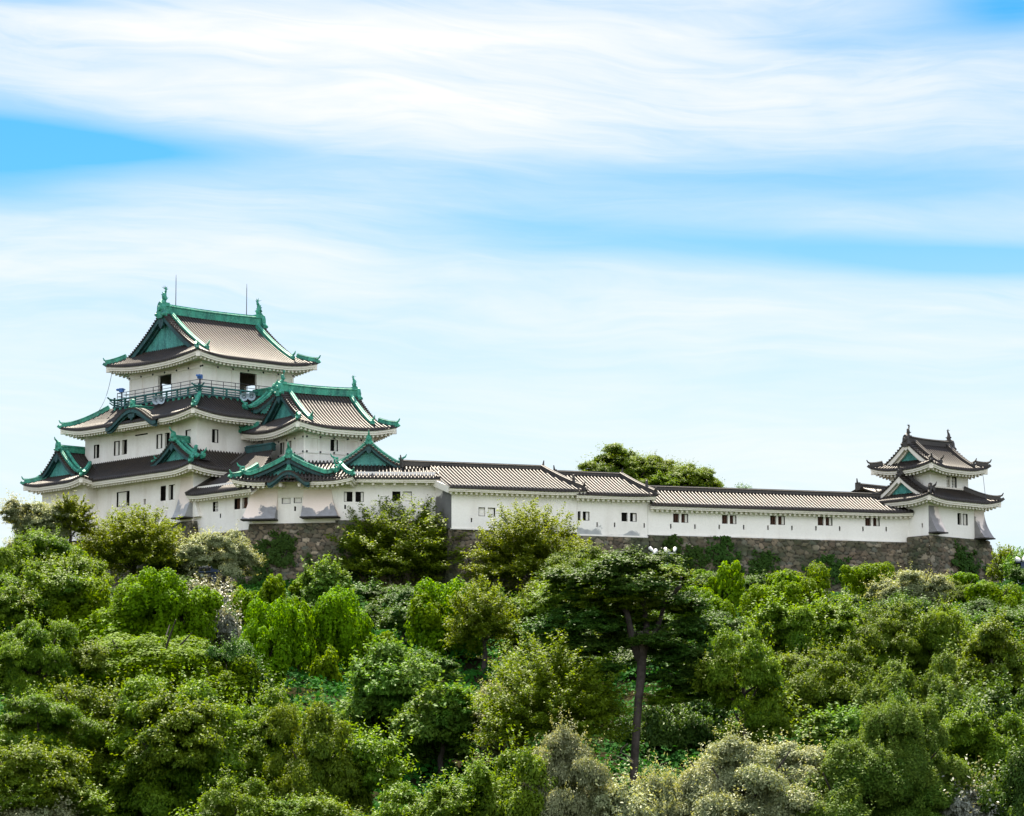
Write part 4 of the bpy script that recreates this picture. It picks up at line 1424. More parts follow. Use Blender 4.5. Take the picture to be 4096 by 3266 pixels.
# front bay roof with its gable and a small bow-shaped eave
zeb = zat(1935, c1[1])
A2 = Sb_.P(-1.55, 1.75, 0)
Lbay = xb1 + 3.3
mb = MB()
SB = Slope((A2[0], A2[1]), Sb_.a, Sb_.n, Lbay, 2.6, zeb, zeb + 1.5, 1.8, 1.8, up=0.38, Lc=2.6, conc=0.2).mesh(mb, rows=6)
nl = (-Sb_.a[0], -Sb_.a[1])
SBl = Slope((A2[0], A2[1]), (-Sb_.n[0], -Sb_.n[1]), nl, 5.2, 1.8, zeb, zeb + 1.5, 2.6, 0, up=0.38, Lc=2.6, upR=False, conc=0.2).mesh(mb, rows=5)
Ar = Sb_.P(-1.55 + Lbay, 1.75, 0)
SBr = Slope((Ar[0], Ar[1]), (-Sb_.n[0], -Sb_.n[1]), Sb_.a, 4.2, 1.8, zeb, zeb + 1.5, 2.6, 0, up=0.38, Lc=2.6, upR=False, conc=0.2).mesh(mb, rows=5)
rbay = mb.build('bay_roof', M['tile'], small, smooth=True)
mb = MB()
xm = Sb_.xz(1157, 1975)[0] + 1.55
SB.eaves(mb, 1.7, zeb + 0.05, h=0.28, x0=0.0, x1=xm - 1.75)
SBl.eaves(mb, 1.5, zeb + 0.05, h=0.28, x1=3.0, clipR=False)
mb.build('eaves', M['plaster_eaves'], rbay)
mb = MB()
SB.eaves(mb, 1.7, zeb + 0.05, h=0.28, x0=xm + 1.75, x1=Lbay)
SBr.eaves(mb, 1.5, zeb + 0.05, h=0.28, x1=2.4, clipR=False)
mb.build('eaves', M['plaster_eaves'], rbay)
for e in 'LR':
    mb = MB()
    hip_ridge(mb, SB.hip_line(e), 0.26, 0.27, 0.45)
    mb.build('hip_ridge', M['copper'], rbay)
fg = Sb_.off(0.95)
gxz = fg.xz(1154, 1830)
dormer(small, fg.at(gxz[0]), 3.9, zeb + 0.42, gxz[1] - 0.05, 4.8, 'copper', name='front_gable', conc=0.38, kick=0.3, z_base=zeb + 0.3, oni_s=0.85, board=0.28, foot_ext=0.4, verge_in=0.35)
fk = Sb_.off(1.82)
kx = fk.xz(1154, 1912)
kara_gable(small, fk.at(kx[0]), 1.85, zeb - 0.22, 1.0, 1.6, 'copper', thick=0.30, front=0.12, wall_d=-1.80, z_wall=zeb - 1.3, oni_s=0.5, bumpw=1.0)

# gable on the right of the front roof
fg2 = Sc_.off(-1.9)
gx2 = fg2.xz(1475, 1776)
dormer(small, fg2.at(gx2[0]), 2.8, fg2.xz(1475, 1866)[1], gx2[1], 4.0, 'copper', name='side_gable', conc=0.34, kick=0.2, double=False, oni_s=0.75, board=0.26, foot_ext=0.1, verge_in=0.4)

# ================================================================== GALLERIES
GA = 71.0
ag = (math.sin(rad(GA)), math.cos(rad(GA)))
ng = (ag[1], -ag[0])

def gallery(name, label, px0, px1, Yfix, ang, base_py, eave_py, ridge_py, D, oh, holes, panes, loops, iR, mat, eave_x0, eave_x1, top_mid_px, ret=None, vergeR=True, rx0=None, rx1=None, base2=None, vergeL=False, iL=0.0, group=None):
    a = (math.sin(rad(ang)), math.cos(rad(ang)))
    n = (a[1], -a[0])
    p = xyz(px0, 2050, Yfix)
    fr = Fr((p[0], p[1]), a, n)
    L = fr.xz(px1, 2050)[0]
    zb_ = fr.xz(px0 * 0.5 + px1 * 0.5, base_py)[1]
    ze = fr.off(oh).xz((eave_x0 + eave_x1) / 2, eave_py)[1]
    zr = zat(ridge_py, fr.P(L / 2, oh - D, 0)[1])
    t = thing(name, label, 'gallery', (*fr.P(L / 2, -2, 0)[:2], zb_), group)
    H = [fr.rect(*h) for h in holes]
    Lp = [fr.rect(*h) for h in loops]
    mb = MB()
    wall_face(mb, fr, 0, L, zb_, ze + 0.35, H + Lp)
    wall_face(mb, fr.off(-2 * (D - oh)), 0, L, zb_, ze + 0.35)
    for x in (0, L):
        mb.quad(fr.P(x, 0, zb_), fr.P(x, -2 * (D - oh), zb_), fr.P(x, -2 * (D - oh), ze + 0.35), fr.P(x, 0, ze + 0.35))
    mb.build('wall', mat, t)
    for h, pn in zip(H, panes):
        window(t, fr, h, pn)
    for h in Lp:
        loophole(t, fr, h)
    e0, e1 = fr.off(oh).xz(eave_x0, eave_py)[0], fr.off(oh).xz(eave_x1, eave_py)[0]
    roof, S = gallery_roof(t, fr.off(oh).at(e0), e1 - e0, D, ze, zr, oh, ze + 0.04, iL, iR, vergeR=vergeR, vergeL=vergeL, rx0=rx0, rx1=rx1, upL=False)
    # bracket blocks under the eave
    k = max(2, int(L / 1.9))
    for i in range(k):
        x = L * (i + 0.5) / k
        mb = MB()
        mb.fbox(fr, x - 0.33, x + 0.33, 0.003, 0.16, ze - 0.50, ze - 0.22)
        mb.build('bracket', M['plaster_eaves'], roof)
    mb = MB()
    mb.fbox(fr, -0.02, L + 0.02, -0.3, 0.06, zb_ - 0.14, zb_ - 0.003)
    mb.build('sill_beam', M['plaster'], t)
    return t, fr, L, zb_, ze, zr, S

Y3 = c3[1] - 3.0
p_old = dict(warm=(0.80, 0.77, 0.71))
g3, F3, L3, zb3, ze3, zr3, SG3 = gallery('castle_gallery', 'long white gallery with two closed shutters beside the small tower, its end chute stained black', 1806, 2307.5, Y3, GA,
    2119, 1958, 1872, 6.5, 0.85, [(1914, 1981, 2031, 2066)], [[(0.03, 0.38, 'shut'), (0.40, 0.56, 'post'), (0.58, 0.95, 'shut')]], [(1883, 1889, 2073, 2090)], 1.75,
    plaster('gallery_plaster', amount=0.4), 1800, 2345, 2000, rx0=-2.2)
# flared return wall between the small keep and the gallery
c3v, f3v = Vector((c3[0], c3[1], 0)), Vector((F3.O[0], F3.O[1], 0))
dr = (f3v - c3v)
Lr = dr.length
dr.normalize()
Fret = Fr((c3[0], c3[1]), (dr.x, dr.y), (dr.y, -dr.x))
nrm = Fret.n if Fret.n[0] < 0 else (-Fret.n[0], -Fret.n[1])
Fret = Fr(Fret.O, Fret.a, nrm)
mb = MB()
mb.grid([[Fret.P(Lr * i / 6, 0, zb3 + (lerp((zeC,), (ze3,), i / 6)[0] + 0.2 - zb3) * j / 8) for j in range(9)] for i in range(7)])
mb.build('return_wall', plaster('return_plaster', amount=0.6, patch=0.42, pz=(zb3, zb3 + 6.0), pcol=(0.10, 0.10, 0.10), patch_scale=0.25), g3)
mb = MB()
pts = [Fret.P(Lr * i / 6 - 0.2 + 0.6 * i / 6, 0.32, lerp((zeC,), (ze3,), i / 6)[0] + 0.02) for i in range(7)]
mb.sweep(pts, [(-0.08, -0.5), (-0.08, 0.06), (0.10, 0.06), (0.10, -0.5)])
mb.build('verge_board', M['plaster_eaves'], g3)

Y4 = F3.P(L3, 0, 0)[1]
pg = plaster('stained_gallery_plaster', amount=0.45, patch=0.20, pz=(zat(2140, Y4), zat(2050, Y4)), pcol=(0.36, 0.37, 0.37), patch_scale=0.45)
g4, F4, L4, zb4, ze4, zr4, SG4 = gallery('castle_gallery', 'short white gallery with grey stains along its foot, between two other galleries', 2308.2, 2591, Y4 + 0.02, GA,
    2141, 1981, 1905, 5.4, 0.85, [(2311, 2358, 2047, 2083), (2486, 2547, 2052, 2087)], [[(0.25, 0.43, 'post'), (0.75, 0.98, 'shut')], [(0.40, 0.56, 'post'), (0.80, 1.0, 'shut')]],
    [(2386, 2392, 2090, 2109), (2455.5, 2461.5, 2091.5, 2110), (2574, 2580, 2094, 2112)], 1.3, pg, 2309, 2628, 2400)
Y5 = F4.P(L4, 0, 0)[1]
wins = [(2692.6, 2753, 2056, 2091.5), (2888, 2946, 2061.5, 2096.5), (3081, 3140, 2065, 2100), (3271, 3330, 2069, 2103), (3461, 3519, 2072, 2105)]
lps = [2683, 2780, 2877, 2975, 3072, 3168, 3264, 3359, 3452, 3545]
g5, F5, L5, zb5, ze5, zr5, SG5 = gallery('castle_gallery', 'longest white gallery, with five paired windows and a row of loopholes, joined to the turret', 2591.8, 3660, Y5 + 0.03, 73.0,
    2150, 2036, 1975, 4.0, 0.75, wins, [[(0.04, 0.38, 'bars'), (0.40, 0.54, 'post'), (0.56, 0.80, 'bars'), (0.82, 0.99, 'shut')]] * 5,
    [(x - 3, x + 3, 2097 + (x - 2683) * 0.0135, 2115.5 + (x - 2683) * 0.0135) for x in lps], 1.0, plaster('long_gallery_plaster', amount=0.22), 2606, 3655, 3100, vergeR=False, vergeL=False)

# ================================================================== CORNER TURRET
e = F5.P(F5.xz(3634, 2050)[0], 0, 0)
dl = along(3714.5, (e[0], e[1]), (0.663, -0.749), 30)
RO = (e[0] + 0.663 * dl, e[1] - 0.749 * dl)
T1 = Bx(RO, ANG)
ur1 = along(3937, T1.O, T1.r, 30)
su, sv = 1.62, 1.15
TU = Bx(T1.P(su, sv), ANG)
vr2 = along(3563, TU.O, TU.l, 33)
ur2 = along(3874, TU.O, TU.r, 33)
vr1 = vr2 + sv + 1.3
turret = thing('corner_turret', 'two-storey white turret with dark tile ridges on the right-hand corner of the stone wall', 'turret', (*T1.P(ur1 / 2, vr1 / 2), 26.0))
zbr = zc(T1, 0, 0, 2142)
ohr1, ohr2 = 1.2, 1.35
zEr1 = zc(T1, -ohr1, -ohr1, 1971) - 0.42
zTr1 = zc(TU, 0, 0, 1951)
zEr2 = zc(TU, -ohr2, -ohr2, 1842) - 0.48
zRr = zc(TU, 0.5, vr2 / 2, 1748) - 0.5
RR1, RR2 = (0, ur1, 0, vr1), (0, ur2, 0, vr2)
fR1F, fR1L, fR2F, fR2L = T1.side('F', *RR1)[0], T1.side('L', *RR1)[0], TU.side('F', *RR2)[0], TU.side('L', *RR2)[0]
hr1 = [fR1F.rect(3830, 3871, 2055, 2101)]
hr1L = [fR1L.rect(3685.5, 3691.5, 2094, 2111)]
hr2 = [fR2F.rect(3787, 3827, 1908, 1954)]
mb = MB()
box_walls(mb, T1, RR1, zbr, zEr1 + 0.4, {'F': hr1, 'L': hr1L})
mb.build('lower_storey_wall', plaster('turret_plaster', amount=0.25), turret)
mb = MB()
box_walls(mb, TU, RR2, zTr1 - 0.7, zEr2 + 0.4, {'F': hr2})
mb.build('upper_storey_wall', M['plaster_clean'], turret)
mb = MB()
for fr, L in ((fR2F, ur2), (fR2L, vr2)):
    z = fR2F.xz(3740, 1897)[1]
    mb.fbox(fr, -0.03, L + 0.03, 0.003, 0.06, z - 0.05, z + 0.05)
    mb.fbox(fr, -0.03, L + 0.03, 0.003, 0.10, zTr1 + 0.05, zTr1 + 0.2)
mb.build('string_course', M['plaster_eaves'], turret)
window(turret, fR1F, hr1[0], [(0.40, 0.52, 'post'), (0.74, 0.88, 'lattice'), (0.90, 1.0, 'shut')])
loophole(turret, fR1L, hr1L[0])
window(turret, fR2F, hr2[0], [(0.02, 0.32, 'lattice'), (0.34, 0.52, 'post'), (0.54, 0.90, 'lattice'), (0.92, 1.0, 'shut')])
pr = plaster('turret_drop_plaster', warm=(0.76, 0.66, 0.60), amount=0.4, patch=0.42, pz=(zbr, zbr + 4.2), pcol=(0.20, 0.195, 0.20), patch_scale=0.4)
xs_ = fR1F.xz(3752, 2010)[0]
skirt(turret, fR1F, 0.02, xs_, zEr1 - 0.55, zbr + 0.28, 1.0, pr, power=1.7)
xs2 = fR1F.xz(3896, 2010)[0]
skirt(turret, fR1F, xs2, ur1, zEr1 - 0.55, zbr + 0.12, 1.15, pr, power=1.9)
fRR = T1.side('R', *RR1)[0]
skirt(turret, fRR, 0.0, 1.4, zEr1 - 0.55, zbr + 0.12, 1.0, pr, power=1.9, floor=False)
rr1, SR1 = skirt_roof(turret, T1, (-ohr1, ur1 + ohr1, -ohr1, vr1 + ohr1), (su, ur1 - 1.4, sv, vr1 - 1.3), zEr1, zTr1, 'FLBR', ohr1, zEr1 + 0.05, 'tile', up=0.42, Lc=3.0, name='lower_roof', eave_h=0.32)
rr2, SR2, zmr = top_roof(turret, TU, RR2, ohr2, zEr2, zRr, ohr2 - 0.45, 0.26, 'tile', up=0.48, Lc=3.0, zw=zEr2 + 0.05, ridge_h=0.5, fish=1.15, oni_s=0.9, eave_h=0.32, name='upper_roof')
fgr = TU.side('L', -1.55, ur2, 0, vr2)[0]
gr = fgr.xz(3595, 1902)
dormer(turret, fgr.at(gr[0]), 2.95, zEr1 + 0.55, gr[1], 1.9, 'tile', name='side_gable', z_base=zEr1 + 0.5, oni_s=0.7, double=False, foot_ext=0.3)
# roof of the rear gallery, seen behind the turret's left side
q = xyz(3512, 1975, 306.0)
fz = Fr((q[0], q[1]), T1.r, (-T1.l[0], -T1.l[1]))
rear = thing('castle_gallery', 'rear gallery roof end just showing behind the turret above the longest gallery', 'gallery', fz.P(4, -2, zbr))
za_, zb_r = zat(1938, q[1] + 2), zat(1978, q[1])
mb = MB()
wall_face(mb, fz.off(-0.7), 0.6, 9, zbr, zb_r - 0.1)
wall_face(mb, fz.off(-4.2), 0.6, 9, zbr, zb_r - 0.1)
mb.build('wall', M['plaster'], rear)
gallery_roof(rear, fz, 9, 2.4, zb_r, za_ - 0.3, 0.7, zb_r + 0.05, 0, 0)
# earth cable beside the turret
mb = MB()
a = Vector(SR2['F'].surf(SR2['F'].L - 0.9, 0.0, -0.5))
b = Vector(SR1['F'].surf(SR1['F'].L - 1.5, 0.3, 0.1))
mb.tube([a.lerp(b, i / 6) for i in range(7)], 0.02, 4)
mb.build('earth_cable', M['cable'], turret)
# ================================================================== STONE WALLS
RNG = np.random.default_rng(7)


def stone_field(x, z, seed, sx=0.62, sz=0.36):
    """Rough masonry: distances to jittered cells, id of the stone. x, z arrays in metres."""
    rng = np.random.default_rng(seed)
    n = 400
    jx, jz, rid, big = rng.uniform(-0.42, 0.42, (n, n)), rng.uniform(-0.38, 0.38, (n, n)), rng.uniform(0, 1, (n, n)), rng.uniform(0.7, 1.25, (n, n))
    row = np.floor(z / sz)
    f1 = np.full(x.shape, 9.0)
    f2 = np.full(x.shape, 9.0)
    idv = np.zeros(x.shape)
    tx = np.zeros(x.shape)
    tz = np.zeros(x.shape)
    for dj in (-1, 0, 1):
        r = row + dj
        shift = (r % 2) * 0.5
        col = np.floor(x / sx - shift)
        for di in (-2, -1, 0, 1, 2):
            c = col + di
            a, b = (r.astype(int) % n), (c.astype(int) % n)
            px = (c + 0.5 + shift + jx[a, b]) * sx
            pz = (r + 0.5 + jz[a, b]) * sz
            dx, dz = (x - px) / sx, (z - pz) / sz
            d = (np.abs(dx) ** 2.4 + np.abs(dz) ** 2.4) ** (1 / 2.4) * big[a, b]
            near = d < f1
            f2 = np.where(near, f1, np.minimum(f2, d))
            idv = np.where(near, rid[a, b], idv)
            tx, tz = np.where(near, dx, tx), np.where(near, dz, tz)
            f1 = np.where(near, d, f1)
    return f1, f2, idv, tx, tz


def stone_face(parent, p0, p1, n, ztop, zbot, seed, kL=0.0, kR=0.0, batter=0.20, res=0.085, curve=0.0, name='wall_face'):
    """A battered masonry face from p0 to p1 (plan), outward normal n; kL/kR widen the ends downwards to meet a neighbour."""
    p0, p1 = np.array(p0[:2]), np.array(p1[:2])
    L = np.linalg.norm(p1 - p0)
    a = (p1 - p0) / L
    H = ztop - zbot
    nx, nz = max(4, int(L / res)), max(4, int(H / res))
    h = np.linspace(0, 1, nz + 1)[None, :] * H
    off = batter * h + curve * (h / H) ** 2
    f = np.linspace(0, 1, nx + 1)[:, None]
    eL, eR = (0.22 if kL else 0.0), (0.22 if kR else 0.0)
    x = -kL * off - eL + f * (L + (kL + kR) * off + eL + eR)
    zz = ztop - h + 0 * x
    f1, f2, idv, tx, tz = stone_field(x + seed * 13.7, zz + 0.0, seed)
    edge = np.clip((f2 - f1) / 0.16, 0, 1)
    rng = np.random.default_rng(seed + 5)
    bul = edge ** 0.5 * (0.10 + 0.12 * ((idv * 7.3) % 1)) + 0.05 * tx * (((idv * 31.7) % 1) - 0.5) * edge + 0.06 * tz * (((idv * 17.9) % 1) - 0.5) * edge
    bul = bul * np.clip(h / 0.06, 0.2, 1)
    o = off + bul
    X = p0[0] + a[0] * x + n[0] * o
    Y = p0[1] + a[1] * x + n[1] * o
    V = np.stack([X, Y, zz], -1).reshape(-1, 3)
    off_ = Vector((0, 0, 0))
    q = parent
    while q is not None:
        off_ += q.location
        q = q.parent
    V = V - np.array(off_)[None, :]
    i = np.arange(nx)[:, None] * (nz + 1) + np.arange(nz)[None, :]
    Fq = np.stack([i, i + nz + 1, i + nz + 2, i + 1], -1).reshape(-1, 4)
    me = quads_mesh(name, V, Fq, M['stone'])
    at = me.attributes.new('stone', 'FLOAT', 'POINT')
    at.data.foreach_set('value', idv.reshape(-1).astype(np.float32))
    at = me.attributes.new('gap', 'FLOAT', 'POINT')
    at.data.foreach_set('value', np.clip(1.25 - (f2 - f1) / 0.10, 0, 1).reshape(-1).astype(np.float32))
    ob = bpy.data.objects.new(name, me)
    C.objects.link(ob)
    ob.parent = parent
    return ob


def quads_mesh(name, V, Fq, m):
    me = bpy.data.meshes.new(name)
    me.vertices.add(len(V))
    me.vertices.foreach_set('co', np.ascontiguousarray(V, dtype=np.float32).reshape(-1))
    me.loops.add(len(Fq) * 4)
    me.loops.foreach_set('vertex_index', np.ascontiguousarray(Fq, dtype=np.int32).reshape(-1))
    me.polygons.add(len(Fq))
    me.polygons.foreach_set('loop_start', np.arange(0, len(Fq) * 4, 4, dtype=np.int32))
    me.materials.append(m)
    me.update(calc_edges=True)
    return me


def off2(p, n, d):
    return (p[0] + n[0] * d, p[1] + n[1] * d)


sw1 = thing('stone_wall', 'dark stone base under the corner of the tallest tower', 'stone wall', (*K1.P(0, 6), 20.0))
stone_face(sw1, K1.P(-0.1, V1 + 1.5), K1.P(-0.1, -0.3), f1L.n, z1b + 0.02, z1b - 7, 11, 0, 1.0)
stone_face(sw1, K1.P(-0.1, -0.1), K1.P(3, -0.1), f1F.n, z1b + 0.02, z1b - 7, 12, 1.0, 0)
sw2 = thing('stone_wall', 'ivy-streaked brown stone wall under the smaller green-gabled tower', 'stone wall', (c2[0], c2[1], 20.0))
cB = Sb_.P(0, 0, 0)
stone_face(sw2, off2(Sa.O, Sa.n, 0.05), off2(c1, Sa.n, 0.05), Sa.n, zsa - 0.38, zsa - 8, 21, 0.0, 0.35)
stone_face(sw2, off2(c1, nb, 0.05), off2(c2, nb, 0.05), nb, zw_l - 0.28, zw_l - 8.5, 22, 0.35, 0.12)
stone_face(sw2, off2(c2, nc, 0.05), off2(c3, nc, 0.05), nc, zw_l - 0.08, zw_l - 8.5, 23, 0.12, 0.0)
sw3 = thing('stone_wall', 'long rough stone wall under the white galleries and the right-hand turret', 'stone wall', (*F5.P(5, 0, 0)[:2], 20.0))
stone_face(sw3, off2(Fret.O, Fret.n, -0.3), off2(F3.O, Fret.n, -0.3), Fret.n, zb3 - 0.15, zb3 - 8.5, 30, 0.3, 0.62)
stone_face(sw3, off2(F3.O, F3.n, -0.25), off2(F3.P(L3, 0, 0), F3.n, -0.25), F3.n, zb3 - 0.14, zb3 - 8.5, 31, 0.62, 0)
stone_face(sw3, off2(F4.O, F4.n, 0.08), off2(F4.P(L4, 0, 0), F4.n, 0.08), F4.n, zb4 - 0.143, zb4 - 8.5, 32, 0, 0)
xj = F5.xz(3640, 2150)[0]
stone_face(sw3, off2(F5.O, F5.n, 0.10), off2(F5.P(xj, 0, 0), F5.n, 0.10), F5.n, zb5 - 0.143, zb5 - 8.5, 33, 0, 0)
pj = F5.P(xj - 0.2, 0.08, 0)
fLn, fFn = fR1L.n, fR1F.n
stone_face(sw3, pj, off2(RO, fLn, 0.08), fLn, zbr + 0.0, zbr - 9, 34, 0, 1.0, curve=0.5)
stone_face(sw3, off2(RO, fFn, 0.08), off2(T1.P(ur1 + 0.2, 0), fFn, 0.08), fFn, zbr + 0.0, zbr - 9, 35, 1.0, 1.0, curve=0.5)
fRn = fRR.n
stone_face(sw3, off2(T1.P(ur1 + 0.2, 0), fRn, 0.0), off2(T1.P(ur1 + 0.2, 14), fRn, 0.0), fRn, zbr + 0.0, zbr - 9, 36, 1.0, 0, curve=0.5)

# stone-framed doorway in the long wall
fd4 = F4.off(1.62)
hd = fd4.rect(2463, 2547, 2206, 2290)
dw = thing('stone_doorway', 'stone-framed doorway set into the long rough wall, half hidden by shrubs', 'doorway', fd4.P((hd[0] + hd[1]) / 2, 0, hd[2]))
mb = MB()
mb.fbox(fd4, hd[0] - 0.12, hd[1] + 0.12, -1.2, 0.15, hd[3] - 0.45, hd[3])
mb.build('lintel', M['cut_stone'], dw)
for xx in (hd[0], hd[1] - 0.38):
    mb = MB()
    mb.fbox(fd4, xx, xx + 0.38, -1.2, 0.10, hd[2] - 1.5, hd[3] - 0.452)
    mb.build('jamb', M['cut_stone'], dw)
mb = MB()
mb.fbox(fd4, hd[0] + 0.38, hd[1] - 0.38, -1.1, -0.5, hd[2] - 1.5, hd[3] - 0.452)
mb.build('dark_opening', M['dark'], dw)  # near-black block stands in for the unlit depth of the doorway

# ================================================================== GROUND
WL = [(-90, 335), K1.P(0, V1), K1.P(0, 0), c1[:2], c2[:2], c3[:2], F3.O, F5.O, RO, T1.P(ur1, 0), T1.P(ur1, 18)]
WLX = np.array([q[0] for q in WL])
WLY = np.array([q[1] for q in WL])
XR_END = T1.P(ur1, 0)[0]


def sm(t):
    t = np.clip(t, 0, 1)
    return t * t * (3 - 2 * t)


def ground_z(X, Y):
    X, Y = np.asarray(X, float), np.asarray(Y, float)
    base = 22.8 * np.clip((Y - 186) / 96, 0, 1) ** 0.95
    base = base * (1 - sm((Y - 345) / 120))
    side = 1 - 0.62 * sm((-X - 40) / 50) - 0.5 * sm((X - 52) / 60)
    z = base * side + 0.5 * np.sin(X * 0.21 + Y * 0.13) * np.clip((Y - 186) / 30, 0, 1)
    wl = np.interp(X, WLX, WLY)
    inside = sm((Y - wl - 2.0) / 1.6) * sm((X + 46) / 2) * sm((XR_END - 1.5 - X) / 2) * (1 - sm((Y - 335) / 12))
    return z + (28.6 - z) * inside


gx_ = np.concatenate([[-3000, -1500, -700, -350, -200, -140], np.arange(-110, 111, 1.5), [140, 200, 350, 700, 1500, 3000]])
gy_ = np.concatenate([[-400, -100, 0, 60, 120, 160, 175], np.arange(184, 350, 1.5), [355, 365, 380, 400, 430, 470, 520, 700, 1200, 2500, 6000]])
GX, GY = np.meshgrid(gx_, gy_, indexing='ij')
GZ = ground_z(GX, GY)
nx, ny = GX.shape
i = np.arange(nx - 1)[:, None] * ny + np.arange(ny - 1)[None, :]
m_, t_, b_ = new_mat('hill_soil')
b_.inputs['Roughness'].default_value = 1.0
b_.inputs['Specular IOR Level'].default_value = 0.0
tc_ = nd(t_, 'ShaderNodeTexCoord')
t_.links.new(mixc(t_, ramp(t_, noise(t_, tc_.outputs['Object'], 0.25, 6, 0.6), [(0.4, 0.0), (0.6, 1.0)]), (0.012, 0.016, 0.006), (0.024, 0.018, 0.011)), b_.inputs['Base Color'])
me = quads_mesh('ground', np.stack([GX, GY, GZ], -1).reshape(-1, 3), np.stack([i, i + ny, i + ny + 1, i + 1], -1).reshape(-1, 4), m_)
gro = bpy.data.objects.new('ground', me)
C.objects.link(gro)
gro['kind'] = 'structure'
gro['label'] = 'wooded castle hill rising to the stone walls'
# ================================================================== FOLIAGE
def leaf_mat(name, c1, c2, rough=0.5, spec=0.3, trans=0.42, tcol=None):
    m, t, b = new_mat(name)
    b.inputs['Roughness'].default_value = rough
    b.inputs['Specular IOR Level'].default_value = spec
    at = nd(t, 'ShaderNodeAttribute', attribute_name='tint')
    oi = nd(t, 'ShaderNodeObjectInfo')
    col = ramp(t, at.outputs['Fac'], [(0.0, c1), (1.0, c2)])
    hs = nd(t, 'ShaderNodeHueSaturation')
    t.links.new(mth(t, 'ADD', 0.488, mth(t, 'MULTIPLY', oi.outputs['Random'], 0.024)), hs.inputs['Hue'])
    t.links.new(mth(t, 'ADD', 0.98, mth(t, 'MULTIPLY', oi.outputs['Random'], 0.26)), hs.inputs['Value'])
    hs.inputs['Saturation'].default_value = 1.08
    t.links.new(col, hs.inputs['Color'])
    t.links.new(hs.outputs[0], b.inputs['Base Color'])
    tr = nd(t, 'ShaderNodeBsdfTranslucent')
    tint = mixc(t, 1.0, hs.outputs[0], tcol or (1.5, 1.35, 0.55), 'MULTIPLY')
    t.links.new(tint, tr.inputs['Color'])
    mx = nd(t, 'ShaderNodeMixShader')
    mx.inputs[0].default_value = trans
    t.links.new(b.outputs[0], mx.inputs[1])
    t.links.new(tr.outputs[0], mx.inputs[2])
    out = t.nodes['Material Output']
    t.links.new(mx.outputs[0], out.inputs[0])
    return m


LM = {
    'broad': leaf_mat('broad_leaves', (0.036, 0.080, 0.007), (0.126, 0.180, 0.019), 0.6, 0.15, 0.36),
    'vine': leaf_mat('vine_leaves', (0.044, 0.107, 0.007), (0.132, 0.201, 0.013), 0.65, 0.07, 0.40),
    'spray': leaf_mat('cherry_leaves', (0.050, 0.086, 0.007), (0.139, 0.169, 0.017), 0.6, 0.18, 0.40),
    'olive': leaf_mat('oak_leaves', (0.105, 0.135, 0.060), (0.270, 0.290, 0.165), 0.6, 0.2, 0.28),
    'feather': leaf_mat('cypress_sprays', (0.040, 0.092, 0.013), (0.119, 0.175, 0.032), 0.65, 0.12, 0.32),
    'glossy': leaf_mat('glossy_leaves', (0.036, 0.093, 0.013), (0.110, 0.180, 0.032), 0.6, 0.1, 0.34),
    'dark': leaf_mat('shade_dark_leaves', (0.020, 0.061, 0.010), (0.069, 0.122, 0.021), 0.6, 0.15, 0.30),  # darker leaf colour also carries the shade of gaps between crowns
    'silver': leaf_mat('silvery_leaves', (0.104, 0.116, 0.088), (0.208, 0.216, 0.176), 0.5, 0.35, 0.2),
    'creeper': leaf_mat('creeper_leaves', (0.018, 0.048, 0.009), (0.052, 0.093, 0.018), 0.65, 0.12, 0.30),
    'ivy': leaf_mat('ground_ivy_leaves', (0.012, 0.054, 0.010), (0.030, 0.095, 0.015), 0.8, 0.04, 0.30),
}


def unit(v):
    return v / np.maximum(np.linalg.norm(v, axis=1, keepdims=True), 1e-6)


def rand_dirs(rng, n, zmin=-1.0):
    z = rng.uniform(zmin, 1, n)
    a = rng.uniform(0, 2 * np.pi, n)
    r = np.sqrt(1 - z * z)
    return np.stack([r * np.cos(a), r * np.sin(a), z], 1)


def leaves_mesh(name, P, N, length, width, rng, m, T=None, droop=0.25, jit=0.55, var=0.0):
    """One diamond-shaped leaf per point: P centres, N preferred normals, T optional leaf directions."""
    n = len(P)
    N = unit(N + rng.normal(0, jit, (n, 3)))
    if T is None:
        T = rng.normal(0, 1, (n, 3))
        T[:, 2] -= droop
    T = unit(T - N * np.sum(T * N, 1, keepdims=True))
    B = np.cross(N, T)
    s = rng.uniform(0.65, 1.3, (n, 1))
    Lh, Wh = length * 0.5 * s, width * 0.5 * s
    fold = N * (0.18 * Wh)
    V = np.stack([P - T * Lh, P + B * Wh + fold - T * Lh * 0.1, P + T * Lh, P - B * Wh + fold - T * Lh * 0.1], 1).reshape(-1, 3)
    me = quads_mesh(name, V, np.arange(4 * n).reshape(-1, 4), m)
    at = me.attributes.new('tint', 'FLOAT', 'FACE')
    at.data.foreach_set('value', np.clip(rng.normal(0.45, 0.10, n) + var, 0, 1).astype(np.float32))
    return me


PROTO = {}
SIZES = (0.9, 1.7, 3.0, 4.6)


